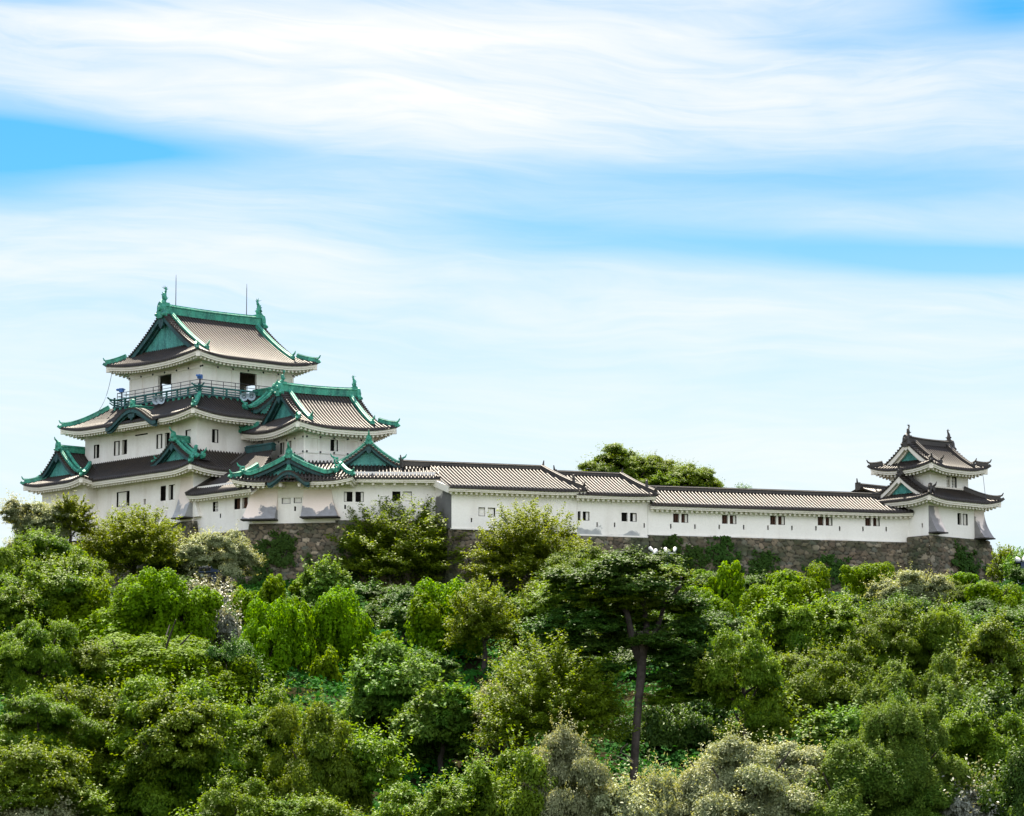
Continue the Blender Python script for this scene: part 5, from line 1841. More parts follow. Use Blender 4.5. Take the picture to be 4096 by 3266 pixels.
def proto(kind, R, var):
    """A crown of radius R about the origin (about R * 0.8 high each way), its leaves in real size."""
    key = (kind, R, var)
    if key in PROTO:
        return PROTO[key]
    rng = np.random.default_rng(abs(hash(kind)) % 1000 * 0 + sum(map(ord, kind)) * 17 + int(R * 10) * 3 + var)
    k = DENS
    if kind in ('broad', 'olive', 'dark', 'glossy', 'silver', 'feather'):
        n1 = {0.9: 9, 1.7: 17, 3.0: 30, 4.6: 46}[R]
        lobe = {'broad': 0.31, 'olive': 0.29, 'dark': 0.32, 'glossy': 0.32, 'silver': 0.34, 'feather': 0.28}[kind] * (1.35 if R < 1 else 1.0) * (28 / max(n1, 14)) ** 0.25
        C1 = rand_dirs(rng, n1, -0.55)
        C1 *= (rng.uniform(0.48, 0.90, (n1, 1)))
        C1[:, 2] *= 0.85
        C1 = np.vstack([C1, rng.normal(0, 0.22, (max(2, n1 // 5), 3))])
        R1 = lobe * rng.uniform(0.6, 1.3, len(C1))
        Ps, Ns = [], []
        Lw = {'broad': (0.19, 0.10), 'olive': (0.16, 0.085), 'dark': (0.20, 0.105), 'glossy': (0.29, 0.15), 'silver': (0.18, 0.09), 'feather': (0.17, 0.065)}[kind]
        Vs = []
        for c, r in zip(C1, R1):
            n2 = 15
            d2 = rand_dirs(rng, n2, -0.6)
            d2 = unit(d2 + unit(c[None, :] + 1e-4) * 0.5)
            c2 = c + d2 * r * rng.uniform(0.30, 0.85, (n2, 1)) * np.array([1.1, 1.1, 0.72])
            r2 = r * rng.uniform(0.24, 0.50, n2)
            lt = rng.normal(0, 0.10)
            for cc, rr in zip(c2, r2):
                m = int(k * 4 * np.pi * (rr * R) ** 2 * 0.80 / (Lw[0] * Lw[1] * 0.5))
                m = max(m, 8)
                d3 = rand_dirs(rng, m, -0.75)
                out = unit(cc[None, :] + 1e-4)[0]
                q = d3 * rr * rng.uniform(0.5, 1.10, (m, 1)) * (np.array([0.9, 0.9, 1.15]) if kind == 'feather' else np.array([1.25, 1.25, 0.55]))
                q[:, 2] -= 0.30 * (q[:, :2] @ out[:2])                       # pads droop outwards
                q = cc + q + rng.normal(0, 0.10 * rr, (m, 3))
                Ps.append(q)
                Ns.append(unit(d3 * np.array([0.7, 0.7, 0.9]) + out * 0.25 + np.array([0, 0, 0.65])))
                Vs.append(np.full(m, lt + rng.normal(0, 0.13)))
        nt_ = int(40 + 60 * R)                                     # twigs standing out of the crown
        v = rand_dirs(rng, nt_, -0.35)
        j = rng.integers(0, len(C1), nt_)
        for q0, ax in zip(C1[j] + unit(v + unit(C1[j] + 1e-4) * 0.8) * (R1[j] * 0.9)[:, None], unit(v + unit(C1[j] + 1e-4) * 0.8 + np.array([0, 0, 0.35]))):
            tl = rng.uniform(0.35, 0.95) / R
            m = int(rng.integers(8, 20) * k)
            Ps.append(q0 + ax * np.linspace(-0.3, 1, m)[:, None] * tl + rng.normal(0, 0.07 / R, (m, 3)))
            Ns.append(np.tile(ax * 0.3 + np.array([0, 0, 0.8]), (m, 1)))
            Vs.append(np.full(m, 0.12))
        P, N = np.vstack(Ps) * R, np.vstack(Ns)
        me = leaves_mesh('crown', P, N, Lw[0], Lw[1], rng, LM[kind], jit=0.40, var=np.concatenate(Vs))
    elif kind == 'vine':
        n1 = {0.9: 10, 1.7: 18, 3.0: 30, 4.6: 44}[R]
        C1 = rand_dirs(rng, n1, -0.75)
        C1 *= rng.uniform(0.42, 0.86, (n1, 1))
        R1 = 0.34 * rng.uniform(0.55, 1.25, n1) * (20 / max(n1, 12)) ** 0.2
        Ps, Ns = [], []
        Lw = (0.24, 0.19)
        for c, r in zip(C1, R1):
            m = int(k * 4 * np.pi * (r * R) ** 2 * 2.6 / (Lw[0] * Lw[1] * 0.5) * 0.42)
            d3 = rand_dirs(rng, m, -0.8)
            bump = 1 + 0.13 * np.sin(d3[:, 0] * 9 + c[0] * 20) * np.sin(d3[:, 1] * 8 + c[1] * 13) + 0.08 * np.sin(d3[:, 2] * 14)
            q = c + d3 * r * (rng.uniform(0.80, 1.03, m) * bump)[:, None]
            Ps.append(q)
            Ns.append(unit(d3 + np.array([0, 0, 0.35])))
        # hanging strands down the sides
        ns = int(11 * R * k)
        for _ in range(ns):
            a = rng.uniform(0, 2 * np.pi)
            rr = rng.uniform(0.80, 0.98)
            z0 = rng.uniform(-0.35, 0.45)
            ln = rng.uniform(0.25, 0.6)
            m = int(10 + 26 * ln)
            zz = z0 - np.linspace(0, ln, m)
            q = np.stack([rr * np.cos(a + rng.normal(0, 0.03, m)), rr * np.sin(a + rng.normal(0, 0.03, m)), zz], 1) + rng.normal(0, 0.02, (m, 3))
            Ps.append(q)
            Ns.append(np.tile([np.cos(a), np.sin(a), 0.5], (m, 1)))
        P, N = np.vstack(Ps) * R, np.vstack(Ns)
        me = leaves_mesh('crown', P, N, Lw[0], Lw[1], rng, LM['vine'], jit=0.36, droop=1.0)
    elif kind == 'spray':
        nb_ = {0.9: 40, 1.7: 80, 3.0: 170, 4.6: 280}[R]
        Ps, Ns, Ts = [], [], []
        Lw = (0.20, 0.095)
        d = rand_dirs(rng, nb_, -0.30)
        for v in d:
            v = unit((v * np.array([1, 1, 0.9]) + np.array([0, 0, 0.25]))[None, :])[0]
            ln = rng.uniform(0.80, 1.10)
            st = rng.uniform(0.30, 0.5)
            nt_ = 9
            for f in np.linspace(st, ln, nt_):
                base = v * f + np.array([0, 0, -0.30 * (1 - abs(v[2])) * (f - 0.4) ** 2 - 0.1])
                lay = np.cross(v, [0, 0, 1.0])
                lay = lay / max(np.linalg.norm(lay), 1e-3)
                sg = 1 if rng.random() < 0.5 else -1
                tw = unit((v * 0.75 + lay * sg * rng.uniform(0.2, 0.9) + np.array([0, 0, rng.uniform(-0.05, 0.35)]))[None, :])[0]
                tl = rng.uniform(0.10, 0.22) * (1.4 if R < 2 else 1.0)
                m = max(6, int(k * tl * R / 0.030))
                s_ = np.linspace(0, tl, m)[:, None]
                q = base + tw * s_ + rng.normal(0, 0.012 + 0.012, (m, 3)) * np.array([1, 1, 0.6])
                Ps.append(q)
                Ns.append(np.tile([0.15 * v[0], 0.15 * v[1], 1.0], (m, 1)))
                Ts.append(np.tile(tw, (m, 1)) + lay * np.where(np.arange(m) % 2, 0.8, -0.8)[:, None] - np.array([0, 0, 0.35]))
        m = int(k * 2600 * (R / 3) ** 2)
        q = rand_dirs(rng, m, -0.7) * rng.uniform(0.25, 0.75, (m, 1))
        Ps.append(q)
        Ns.append(np.tile([0, 0, 1.0], (m, 1)))
        Ts.append(rng.normal(0, 1, (m, 3)))
        me = leaves_mesh('crown', np.vstack(Ps) * R, np.vstack(Ns), Lw[0], Lw[1], rng, LM['spray'], T=np.vstack(Ts), jit=0.42)
    PROTO[key] = me
    return me


DENS = 1.0
TRUNKS = {}


def trunk_mesh(root, base, top, r, spread, rng, m, lean=(0, 0)):
    mb = MB()
    b, t = Vector(base), Vector(top)
    n = 6
    pts = [b.lerp(t, i / n) + Vector((math.sin(i * 1.7 + base[0]) * 0.12 * r * 4, math.cos(i * 2.1 + base[1]) * 0.4 * r, 0)) for i in range(n + 1)]
    pts[0] = b - Vector((0, 0, 0.4))
    mb.tube(pts, [r * (1.25 if i == 0 else 1 - 0.55 * i / n) for i in range(n + 1)], 8)
    for k in range(5):
        f = rng.uniform(0.5, 0.9)
        p0 = b.lerp(t, f)
        a = 2 * math.pi * (k / 5 + rng.uniform(-0.08, 0.08))
        d = Vector((math.cos(a), math.sin(a), rng.uniform(0.5, 1.1)))
        ln = spread * rng.uniform(0.5, 0.75)
        mb.tube([p0, p0 + d * ln * 0.5 + Vector((0, 0, 0.05 * ln)), p0 + d * ln + Vector((0, 0, 0.25 * ln))], [r * 0.5, r * 0.32, r * 0.10], 6)
    return mb.build('trunk', m, root)


KN = {'broad': ('broadleaf_tree', 'tree'), 'vine': ('vine_covered_tree', 'tree'), 'spray': ('cherry_tree', 'tree'), 'olive': ('evergreen_oak', 'tree'),
      'feather': ('cypress_tree', 'tree'), 'glossy': ('glossy_leaved_tree', 'tree'), 'dark': ('dark_leaved_tree', 'tree'), 'silver': ('silvery_shrub', 'shrub')}
TREES = []
GROW = (1.16, 1.5)


def tree(kind, cx, top, hw, hh, h, label, Yfix=None, sink=0.0, trunk=True, name=None, cat=None, rot=None):
    """cx, top, hw, hh: middle, top, half width and height of the crown in the photograph at 2156 px width; h: height of the tree in metres."""
    s = 4096 / 2156
    big = 1.0 + 0.27 * min(1.0, max(0.0, (top - 1280) / 120)) if GROW[0] > 1 else 1.0
    pxc, pyt, pw, ph = cx * s, top * s, hw * s * GROW[0] * big, hh * s * GROW[1] * big
    def ok(Y):
        x, _, z = xyz(pxc, pyt, Y)
        return z - float(ground_z(x, Y)) - h
    if Yfix is not None:
        Y = Yfix
    else:
        lo, hi_ = 188.0, 287.0
        if ok(lo) < 0:
            Y = lo
        elif ok(hi_) > 0:
            Y = hi_
        else:
            for _ in range(40):
                mid = (lo + hi_) / 2
                if ok(mid) > 0:
                    lo = mid
                else:
                    hi_ = mid
            Y = (lo + hi_) / 2
    x, _, zt = xyz(pxc, pyt, Y)
    g = float(ground_z(x, Y))
    mpp = Y / FOC
    rx, rz = pw * mpp, ph * mpp / 2
    R = min(SIZES, key=lambda q: abs(math.log(q / rx)))
    var = (len(TREES) * 7 + 3) % 2
    me = proto(kind, R, var)
    rng = random.Random(len(TREES) * 31 + 5)
    nm, ct = KN[kind]
    t = thing(name or nm, label, cat or ct, (x, Y, g))
    top_f = {'vine': 1.05, 'spray': 1.02, 'feather': 1.08}.get(kind, 1.08)
    sz = rz / (R * top_f)
    cz = zt - rz - g
    sx = rx / (R * 1.04)
    bits = [(0.0, 0.0, 0.0, 1.0)]
    if kind in ('broad', 'olive', 'dark', 'glossy', 'vine') and rx > 1.3:
        bits = [(0.0, 0.0, 0.0, 0.82)]
        for q in range(4):
            a = rng.uniform(0, 6.28)
            bits.append((math.cos(a) * rng.uniform(0.40, 0.95), math.sin(a) * rng.uniform(0.35, 0.8), rng.uniform(-0.65, 0.50), rng.uniform(0.28, 0.58)))
    for q, (ox, oy, oz, f) in enumerate(bits):
        R2 = R if q == 0 else min(SIZES, key=lambda w: abs(math.log(w / (rx * f))))
        c = bpy.data.objects.new('crown', me if q == 0 else proto(kind, R2, (var + q) % 2))
        C.objects.link(c)
        c.parent = t
        k = R / R2 * f
        zo = (1 - f) * rz if q == 0 else oz * rz
        c.location = (ox * rx, oy * rx, cz + zo * (1 if q else 0.6))
        asp = sz if q == 0 else (sz + sx) / 2
        c.scale = (sx * k, sx * k, asp * (k if q else 0.5 + 0.5 * f))
        c.rotation_euler = (rng.uniform(-0.15, 0.15), rng.uniform(-0.15, 0.15), rng.uniform(0, 6.28) if rot is None else rot)
    if trunk and cz + rz * 0.3 > 0.8:
        trunk_mesh(t, (x, Y, g), (x, Y, g + max(1.0, cz + rz * 0.25)), max(0.09, min(0.34, rx * 0.065)), rx * 0.8, rng, M['bark'])
    TREES.append((t, x, Y, g, rx))
    return t


TREE_LIST = [
    # along the foot of the castle, left to right
    ('olive', 92, 1042, 72, 120, 6.5, 'sparse grey-green tree against the sky at the left end of the castle', dict(Yfix=284)),
    ('spray', 150, 1040, 45, 90, 6.0, 'thin twiggy tree in front of the projecting bay of the tallest tower', dict(Yfix=283)),
    ('broad', 92, 1092, 100, 150, 8.0, 'dense green tree below the left end of the castle', {}),
    ('broad', 30, 1125, 60, 150, 8.0, 'round green tree at the left edge just below the skyline', {}),
    ('spray', 285, 1063, 112, 165, 8.0, 'full green tree covering the foot of the tallest tower', {}),
    ('olive', 472, 1098, 68, 120, 7.0, 'pale olive round-topped tree at the left of the stone wall', {}),
    ('olive', 408, 1130, 48, 90, 5.0, 'small pale tree left of the round-topped olive one, beside the floodlights', {}),
    ('spray', 842, 1050, 142, 200, 9.0, 'wide feathery tree in front of the wall right of the small tower', {}),
    ('spray', 1116, 1056, 116, 190, 8.5, 'feathery tree reaching over the white gallery with two closed shutters', {}),
    ('glossy', 676, 1178, 44, 100, 4.5, 'slender large-leaved sapling before the brown stone wall', {}),
    ('broad', 1215, 1128, 90, 140, 6.5, 'leafy tree below the short gallery, left of the stone doorway', {}),
    ('glossy', 1300, 1160, 75, 110, 4.5, 'bright shrubby tree half hiding the stone doorway', {}),
    ('glossy', 1400, 1190, 70, 95, 4.0, 'light green bushy tree just below the floodlight box on the long wall', {}),
    ('vine', 1530, 1178, 46, 120, 4.2, 'twin-topped vine-covered tree standing alone below the long wall', {}),
    ('vine', 1522, 1245, 34, 62, 3.2, 'small vine ball under the twin-topped vine tree', {}),
    ('vine', 1440, 1228, 55, 70, 3.0, 'low bright vine mound between the broken limb and the long wall', {}),
    ('vine', 1690, 1186, 72, 90, 4.0, 'long bright vine hummock below the middle of the long wall', {}),
    ('vine', 1610, 1228, 60, 80, 3.5, 'vine-covered hump right of the twin-topped vine tree', {}),
    ('vine', 1836, 1176, 55, 90, 4.5, 'bright leafy vine crown in front of the stone corner, left of the pale bush', {}),
    ('olive', 1930, 1184, 80, 110, 5.0, 'pale sunlit bushy tree below the right-hand turret', {}),
    ('vine', 2098, 1222, 62, 75, 3.6, 'rounded bright green bush at the right edge below the turret corner', {}),
    ('spray', 2118, 1146, 34, 90, 4.8, 'thin see-through sapling against the sky right of the turret wall', dict(Yfix=291)),
    ('glossy', 2150, 1170, 34, 90, 4.2, 'small leafy tree cut by the right edge near the skyline', dict(Yfix=288)),
    ('feather', 2020, 1215, 55, 60, 2.6, 'wispy grass-green bush at the foot of the turret wall', {}),
    # second belt
    ('broad', 48, 1180, 85, 150, 8.0, 'olive-green tree under the skyline trees at the left edge', {}),
    ('broad', 150, 1160, 80, 140, 7.5, 'mid-green tree left of the big vine mound, below the tower', {}),
    ('vine', 185, 1222, 88, 120, 6.0, 'left hump of the big bright vine mound', {}),
    ('vine', 300, 1203, 100, 140, 7.0, 'highest hump of the big bright vine mound', {}),
    ('vine', 385, 1225, 72, 130, 6.5, 'right hump of the big vine mound, with hanging curtains', {}),
    ('vine', 250, 1280, 90, 90, 4.5, 'lower vine swag in front of the big bright mound', {}),
    ('silver', 437, 1215, 42, 95, 4.5, 'glinting silvery shrub below the floodlight frame', {}),
    ('silver', 470, 1285, 28, 90, 4.0, 'narrow silvery shrub between the vine mounds', {}),
    ('vine', 512, 1222, 40, 80, 4.0, 'pale vine hump right of the silvery shrub', {}),
    ('vine', 576, 1207, 32, 62, 6.0, 'small vine knob topping the green column', {}),
    ('vine', 565, 1250, 64, 150, 7.0, 'tall vine-draped column left of the arching vine', {}),
    ('vine', 562, 1318, 48, 110, 5.0, 'lower vine skirt of the tall green column', {}),
    ('vine', 708, 1226, 74, 150, 7.0, 'arching vine-covered tree with a dark hollow beneath', {}),
    ('vine', 628, 1255, 40, 140, 6.0, 'narrow vine strip left of the arching vine-covered tree', {}),
    ('vine', 690, 1345, 32, 90, 3.6, 'small bright vine bush under the arching vine', {}),
    ('vine', 812, 1330, 45, 75, 3.2, 'low vine bush between the arching vine and the glowing dome', {}),
    ('vine', 935, 1207, 82, 160, 6.5, 'glowing dome of vines below the wide feathery tree', {}),
    ('spray', 1020, 1215, 72, 150, 7.0, 'feathery tree growing out of the right side of the glowing vine dome', {}),
    ('broad', 1170, 1192, 82, 180, 7.0, 'sunny rounded tree left of the tall dark tree', {}),
    ('broad', 1700, 1246, 95, 190, 8.0, 'broad olive tree below the long vine hummock', {}),
    ('broad', 1860, 1235, 105, 200, 8.5, 'spreading green tree below the pale sunlit bush', {}),
    ('broad', 1985, 1255, 75, 180, 8.0, 'bushy green tree under the wispy bush of the turret wall', {}),
    ('broad', 1565, 1288, 85, 220, 8.0, 'olive-green tree right of the tall bare trunk', dict(Yfix=204)),
    ('broad', 2088, 1285, 85, 180, 8.5, 'yellow-green tree at the right edge below the rounded bush', {}),
    ('broad', 1760, 1310, 110, 230, 8.5, 'wide sunlit tree in the middle of the right-hand slope', {}),
    # middle of the slope
    ('broad', 80, 1280, 110, 220, 8.5, 'sparkling dark-leaved tree at the left edge, mid-slope', {}),
    ('vine', 325, 1322, 140, 120, 6.5, 'wide pale vine crest over the largest tree group', {}),
    ('vine', 480, 1382, 75, 80, 4.5, 'bright vine bush in the dip right of the pale crest', {}),
    ('broad', 215, 1378, 130, 270, 9.0, 'left shoulder of the big tree group under the pale vine crest', {}),
    ('broad', 375, 1388, 140, 290, 9.5, 'middle of the big tree group under the pale vine crest', {}),
    ('broad', 545, 1395, 120, 280, 9.0, 'right crown of the big tree group, beside the glossy tree', {}),
    ('broad', 665, 1440, 95, 260, 9.0, 'yellowish tree edge hanging over the dark hollow', {}),
    ('broad', 90, 1420, 95, 160, 8.5, 'shaded green tree left of the big tree group', {}),
    ('glossy', 835, 1335, 125, 240, 7.5, 'glossy large-leaved tree catching the light at mid-slope', {}),
    ('glossy', 930, 1430, 75, 130, 6.0, 'pale glossy tree right of the dark thicket', {}),
    ('spray', 1160, 1340, 125, 220, 8.0, 'bright spreading tree left of the tall bare trunk', dict(Yfix=204)),
    ('olive', 1050, 1420, 60, 120, 6.0, 'grey-green tree between the glossy tree and the bright spreading one', {}),
    ('feather', 1960, 1338, 90, 230, 9.0, 'olive cypress on the right-hand slope', {}),
    ('feather', 1870, 1375, 65, 140, 7.5, 'smaller cypress left of the olive cypress', {}),
    ('dark', 2110, 1400, 85, 260, 9.0, 'dark green tree at the right edge, mid-slope', {}),
    ('broad', 2080, 1470, 70, 150, 8.0, 'sparkling tree near the right edge, below the dark one', {}),
    # lower slope
    ('broad', 100, 1548, 92, 140, 8.0, 'bright yellow-green tree at lower left', {}),
    ('broad', 20, 1590, 70, 130, 7.0, 'yellow-green bush at the lower left edge', {}),
    ('olive', 92, 1648, 100, 150, 7.5, 'pale grey-olive tree in the bottom left corner', {}),
    ('broad', 495, 1612, 66, 130, 7.5, 'small yellow-green tree with a bare branch at the bottom', {}),
    ('broad', 670, 1662, 75, 100, 7.0, 'light green tree at the bottom, left of the yellow dome', {}),
    ('broad', 905, 1620, 95, 160, 7.5, 'yellow domed tree at the bottom edge', {}),
    ('olive', 1190, 1478, 100, 300, 9.5, 'tall pale olive tree left of the bare trunk', {}),
    ('broad', 1095, 1532, 90, 240, 9.0, 'rich green tree in front of the tall pale olive one', {}),
    ('dark', 1430, 1500, 100, 200, 8.0, 'shaded undergrowth tree right of the bare trunk', dict(Yfix=221)),
    ('olive', 1396, 1588, 46, 170, 7.5, 'small pale olive tree at the foot of the bare trunk', {}),
    ('olive', 1565, 1506, 135, 260, 9.5, 'large pale grey oak at the bottom, right of centre', {}),
    ('olive', 1490, 1580, 80, 190, 8.0, 'lower left lobe of the pale oaks at the bottom', {}),
    ('olive', 1650, 1590, 75, 190, 8.0, 'right-hand pale oak touching the light cypress', {}),
    ('glossy', 1765, 1478, 72, 110, 7.5, 'bright large-leaved crown behind the light cypress', {}),
    ('feather', 1905, 1440, 100, 230, 10.0, 'pointed light green cypress at lower right', {}),
    ('feather', 1790, 1535, 125, 230, 9.5, 'broad light green cypress at lower right', {}),
    ('feather', 1900, 1600, 110, 190, 8.0, 'low cypress at the bottom right, in front of the pointed one', {}),
    ('dark', 2130, 1560, 80, 240, 9.0, 'dark tree in the bottom right corner', {}),
    ('dark', 1370, 1440, 80, 200, 9.0, 'deeply shaded tree behind the bare trunk', dict(Yfix=219)),  # dark leaves put the shadow of this gap into colour
    ('dark', 1470, 1440, 80, 180, 9.0, 'shaded tree behind the pale oaks, right of the bare trunk', dict(Yfix=219)),
    ('dark', 480, 1330, 60, 120, 6.0, 'shaded tree in the gap below the silvery shrubs', {}),
    ('silver', 2040, 1620, 55, 130, 6.5, 'blue-grey shrubby tree at bottom right', {}),
]
for k_, cx_, tp_, hw_, hh_, h_, lb_, kw_ in TREE_LIST:
    tree(k_, cx_, tp_, hw_, hh_, h_, lb_, **kw_)

# trees behind the walls
GROW = (1.0, 1.0)
tree('broad', 1300, 929, 118, 190, 8.0, 'wide dark green tree rising behind the gallery roofs', Yfix=308)
tree('broad', 1410, 968, 105, 150, 7.0, 'lower right half of the trees behind the gallery roofs', Yfix=309)
tree('broad', 1362, 948, 92, 150, 7.5, 'middle part of the trees behind the gallery roofs', Yfix=310)
tree('dark', 1567, 1024, 16, 40, 6.0, 'tiny tree top peeping over the longest gallery roof', Yfix=312)

# smaller added trees between the larger crowns, mostly in the shade-dark leaf colour
# shaded hollows where nothing catches the light
POCKETS = [(170, 440, 1540, 1760), (720, 850, 1450, 1760), (1240, 1440, 1430, 1760), (1590, 1700, 1400, 1520), (940, 1030, 1540, 1760), (2000, 2100, 1520, 1760)]


def fillers():
    global GROW
    GROW = (1.0, 1.0)
    rng = random.Random(12)
    n = 0
    for iy in range(24):
        Y = 196 + iy * 3.75
        for ix in range(30):
            if Y < 236:
                continue
            x = -44 + ix * 3.6 + rng.uniform(-1.2, 1.2) + (iy % 2) * 1.8
            y = Y + rng.uniform(-1.2, 1.2)
            px = proj(x, y, 10)[0]
            if not -150 < px < 4250 or abs(px - 2535) < 110 and y < 212:
                continue
            sx_, sy_ = (v * 2156 / 4096 for v in proj(x, y, float(ground_z(x, y)) + 2.5))
            if any(b0 < sx_ < b1 and t0 < sy_ < t1 for b0, b1, t0, t1 in POCKETS):
                continue
            if y > np.interp(x, WLX, WLY) - 8:
                continue
            if any((x - q[1]) ** 2 + ((y - q[2]) * 0.8) ** 2 < (0.72 * q[4] + 2.1) ** 2 for q in TREES):
                continue
            g = float(ground_z(x, y))
            hgt = rng.uniform(2.4, 3.8) if y < 262 else rng.uniform(1.3, 2.4)
            r = rng.uniform(1.7, 2.6) if y < 262 else rng.uniform(1.2, 1.9)
            k = 2156 / 4096
            pxx, pyy = proj(x, y, g + hgt)
            sc_ = FOC / y * k
            kind = 'dark' if y < 262 else rng.choice(['vine', 'dark', 'dark'])
            t = tree(kind, pxx * k, pyy * k, r * sc_, hgt * 0.92 * sc_, hgt, {'dark': 'small dark green tree filling a gap between larger crowns on the slope', 'broad': 'small mid-green tree filling a gap between larger crowns on the slope', 'vine': 'low vine-covered bush filling a gap on the slope under the castle walls'}[kind], Yfix=y)
            t['group'] = {'dark': 'small dark trees between the larger crowns', 'broad': 'small mid-green trees between the larger crowns', 'vine': 'low vine bushes on the slope'}[kind]
            n += 1
    print('fillers', n)
fillers()

# the tall tree with the bare trunk, its limb broken off
def tall_tree():
    s = 4096 / 2156
    Y = 206.0
    b = xyz(1333 * s, 1690 * s, Y)
    g = float(ground_z(b[0], Y))
    t = thing('tall_tree', 'tall dark tree with a long bare trunk and a pale broken limb', 'tree', (b[0], Y, g))
    P = lambda px, py, dy=0.0: xyz(px * s, py * s, Y + dy)
    m = Y / FOC * s
    mb = MB()
    mb.tube([(b[0] - 0.1, Y, g - 0.5), P(1334, 1650), P(1338, 1560), P(1345, 1470), P(1350, 1420), P(1352, 1370), P(1346, 1330)], [0.38, 0.26, 0.24, 0.25, 0.28, 0.30, 0.22], 12)
    trk = mb.build('trunk', M['bark_pale'], t)
    mb = MB()
    for pts, r0 in (([P(1346, 1390), P(1330, 1340, -0.4), P(1320, 1290, -0.6), P(1285, 1230, -0.5), P(1275, 1180, 0)], 0.26),
                    ([P(1352, 1380), P(1362, 1320, 0.3), P(1350, 1250, 0.5), P(1345, 1190, 0.6)], 0.26),
                    ([P(1354, 1375), P(1385, 1320, 0.4), P(1400, 1270, 0.2), P(1432, 1235, -0.8), P(1434, 1215, -1.0)], 0.24),
                    ([P(1340, 1340), P(1300, 1300, 1.0), P(1240, 1280, 1.6)], 0.16),
                    ([P(1356, 1350), P(1420, 1310, 1.2), P(1470, 1300, 1.8)], 0.16)):
        mb.tube(pts, [r0 * (1 - 0.6 * i / (len(pts) - 1)) for i in range(len(pts))], 8)
    mb.build('limb', M['bark'], trk)
    mb = MB()
    mb.tube([P(1352, 1352, -0.3), P(1358, 1346, -0.9), P(1372, 1349, -1.3), P(1390, 1353, -1.5)], [0.22, 0.17, 0.14, 0.09], 8)
    mb.build('broken_limb', M['deadwood'], trk, label='pale broken limb stub')
    mb = MB()
    for pts in ([P(1333, 1603, -0.3), P(1318, 1590, -0.5), P(1306, 1585, -0.6), P(1310, 1575, -0.6), P(1322, 1566, -0.6)], [P(1333, 1607, -0.3), P(1315, 1600, -0.6), P(1298, 1592, -0.7)], [P(1318, 1590, -0.5), P(1326, 1594, -0.5)]):
        mb.tube(pts, [0.045] + [0.03] * (len(pts) - 1), 5)
    mb.build('dead_twigs', M['deadwood'], trk)
    rr = random.Random(4)
    bits = [(1310, 1162, 52, 60), (1365, 1156, 44, 55), (1270, 1185, 48, 60), (1408, 1190, 46, 60), (1232, 1222, 48, 62), (1445, 1238, 44, 66), (1330, 1205, 62, 70), (1290, 1238, 56, 66), (1385, 1240, 58, 66),
            (1200, 1262, 46, 60), (1250, 1282, 54, 64), (1320, 1272, 60, 60), (1478, 1292, 42, 60), (1425, 1292, 52, 66), (1180, 1318, 40, 54), (1228, 1336, 50, 60), (1285, 1322, 50, 56), (1450, 1345, 52, 66), (1400, 1342, 44, 52),
            (1178, 1225, 50, 70), (1150, 1290, 46, 66), (1205, 1190, 44, 56), (1165, 1372, 46, 66), (1318, 1328, 44, 50), (1372, 1326, 44, 46), (1486, 1368, 38, 56), (1424, 1400, 50, 62), (1215, 1388, 44, 56), (1262, 1382, 40, 52), (1462, 1428, 44, 58), (1400, 1450, 36, 48)]
    for cx, top, hw, hh in bits:
        dy, kind = rr.uniform(-1.8, 2.6), ('dark' if rr.random() < 0.7 else 'broad')
        q = P(cx, top + hh / 2, dy)
        rx, rz = hw * m * 1.22, hh * m / 2 * 1.2
        R = min(SIZES, key=lambda z: abs(math.log(z / rx)))
        c = bpy.data.objects.new('crown', proto(kind, R, 0))
        C.objects.link(c)
        c.parent = t
        c.location = (q[0] - b[0], dy, q[2] - g)
        c.scale = (rx / R / 1.04, rx / R / 1.04, rz / R / 1.08)
        c.rotation_euler = (0, 0, cx * 0.37)
tall_tree()

# ------------------------------------------------------------------ ground cover
def cover(name, n, xr, yr, m, length, width, seed, hmin, hmax, label, clump=9.0):
    rng = np.random.default_rng(seed)
    X, Y = rng.uniform(xr[0], xr[1], n), rng.uniform(yr[0], yr[1], n)
    wl = np.interp(X, WLX, WLY)
    keep_ = (Y < wl - 0.6)
    X, Y = X[keep_], Y[keep_]
    hgt = hmin + (hmax - hmin) * (0.5 + 0.25 * np.sin(X * 0.9 + np.sin(Y * 0.7) * 2) + 0.25 * np.sin(Y * 1.1 + X * 0.4)) * rng.uniform(0.3, 1, len(X))
    P = np.stack([X, Y, ground_z(X, Y) + hgt], 1)
    N = np.tile([0.1, -0.45, 0.9], (len(X), 1))
    me = leaves_mesh(name, P, N, length, width, rng, m, jit=0.5)
    o = bpy.data.objects.new(name, me)
    C.objects.link(o)
    tag(o, label, 'undergrowth', kind='stuff')
    return o
cover('ground_ivy', int(200000 * DENS), (-85, 85), (262, 302), LM['ivy'], 0.34, 0.26, 3, 0.05, 1.1, 'dark ivy and kudzu carpeting the slope below the stone walls')
cover('undergrowth', int(190000 * DENS), (-85, 85), (186, 264), LM['ivy'], 0.36, 0.24, 4, 0.05, 1.5, 'shaded undergrowth between the trees on the lower hill')

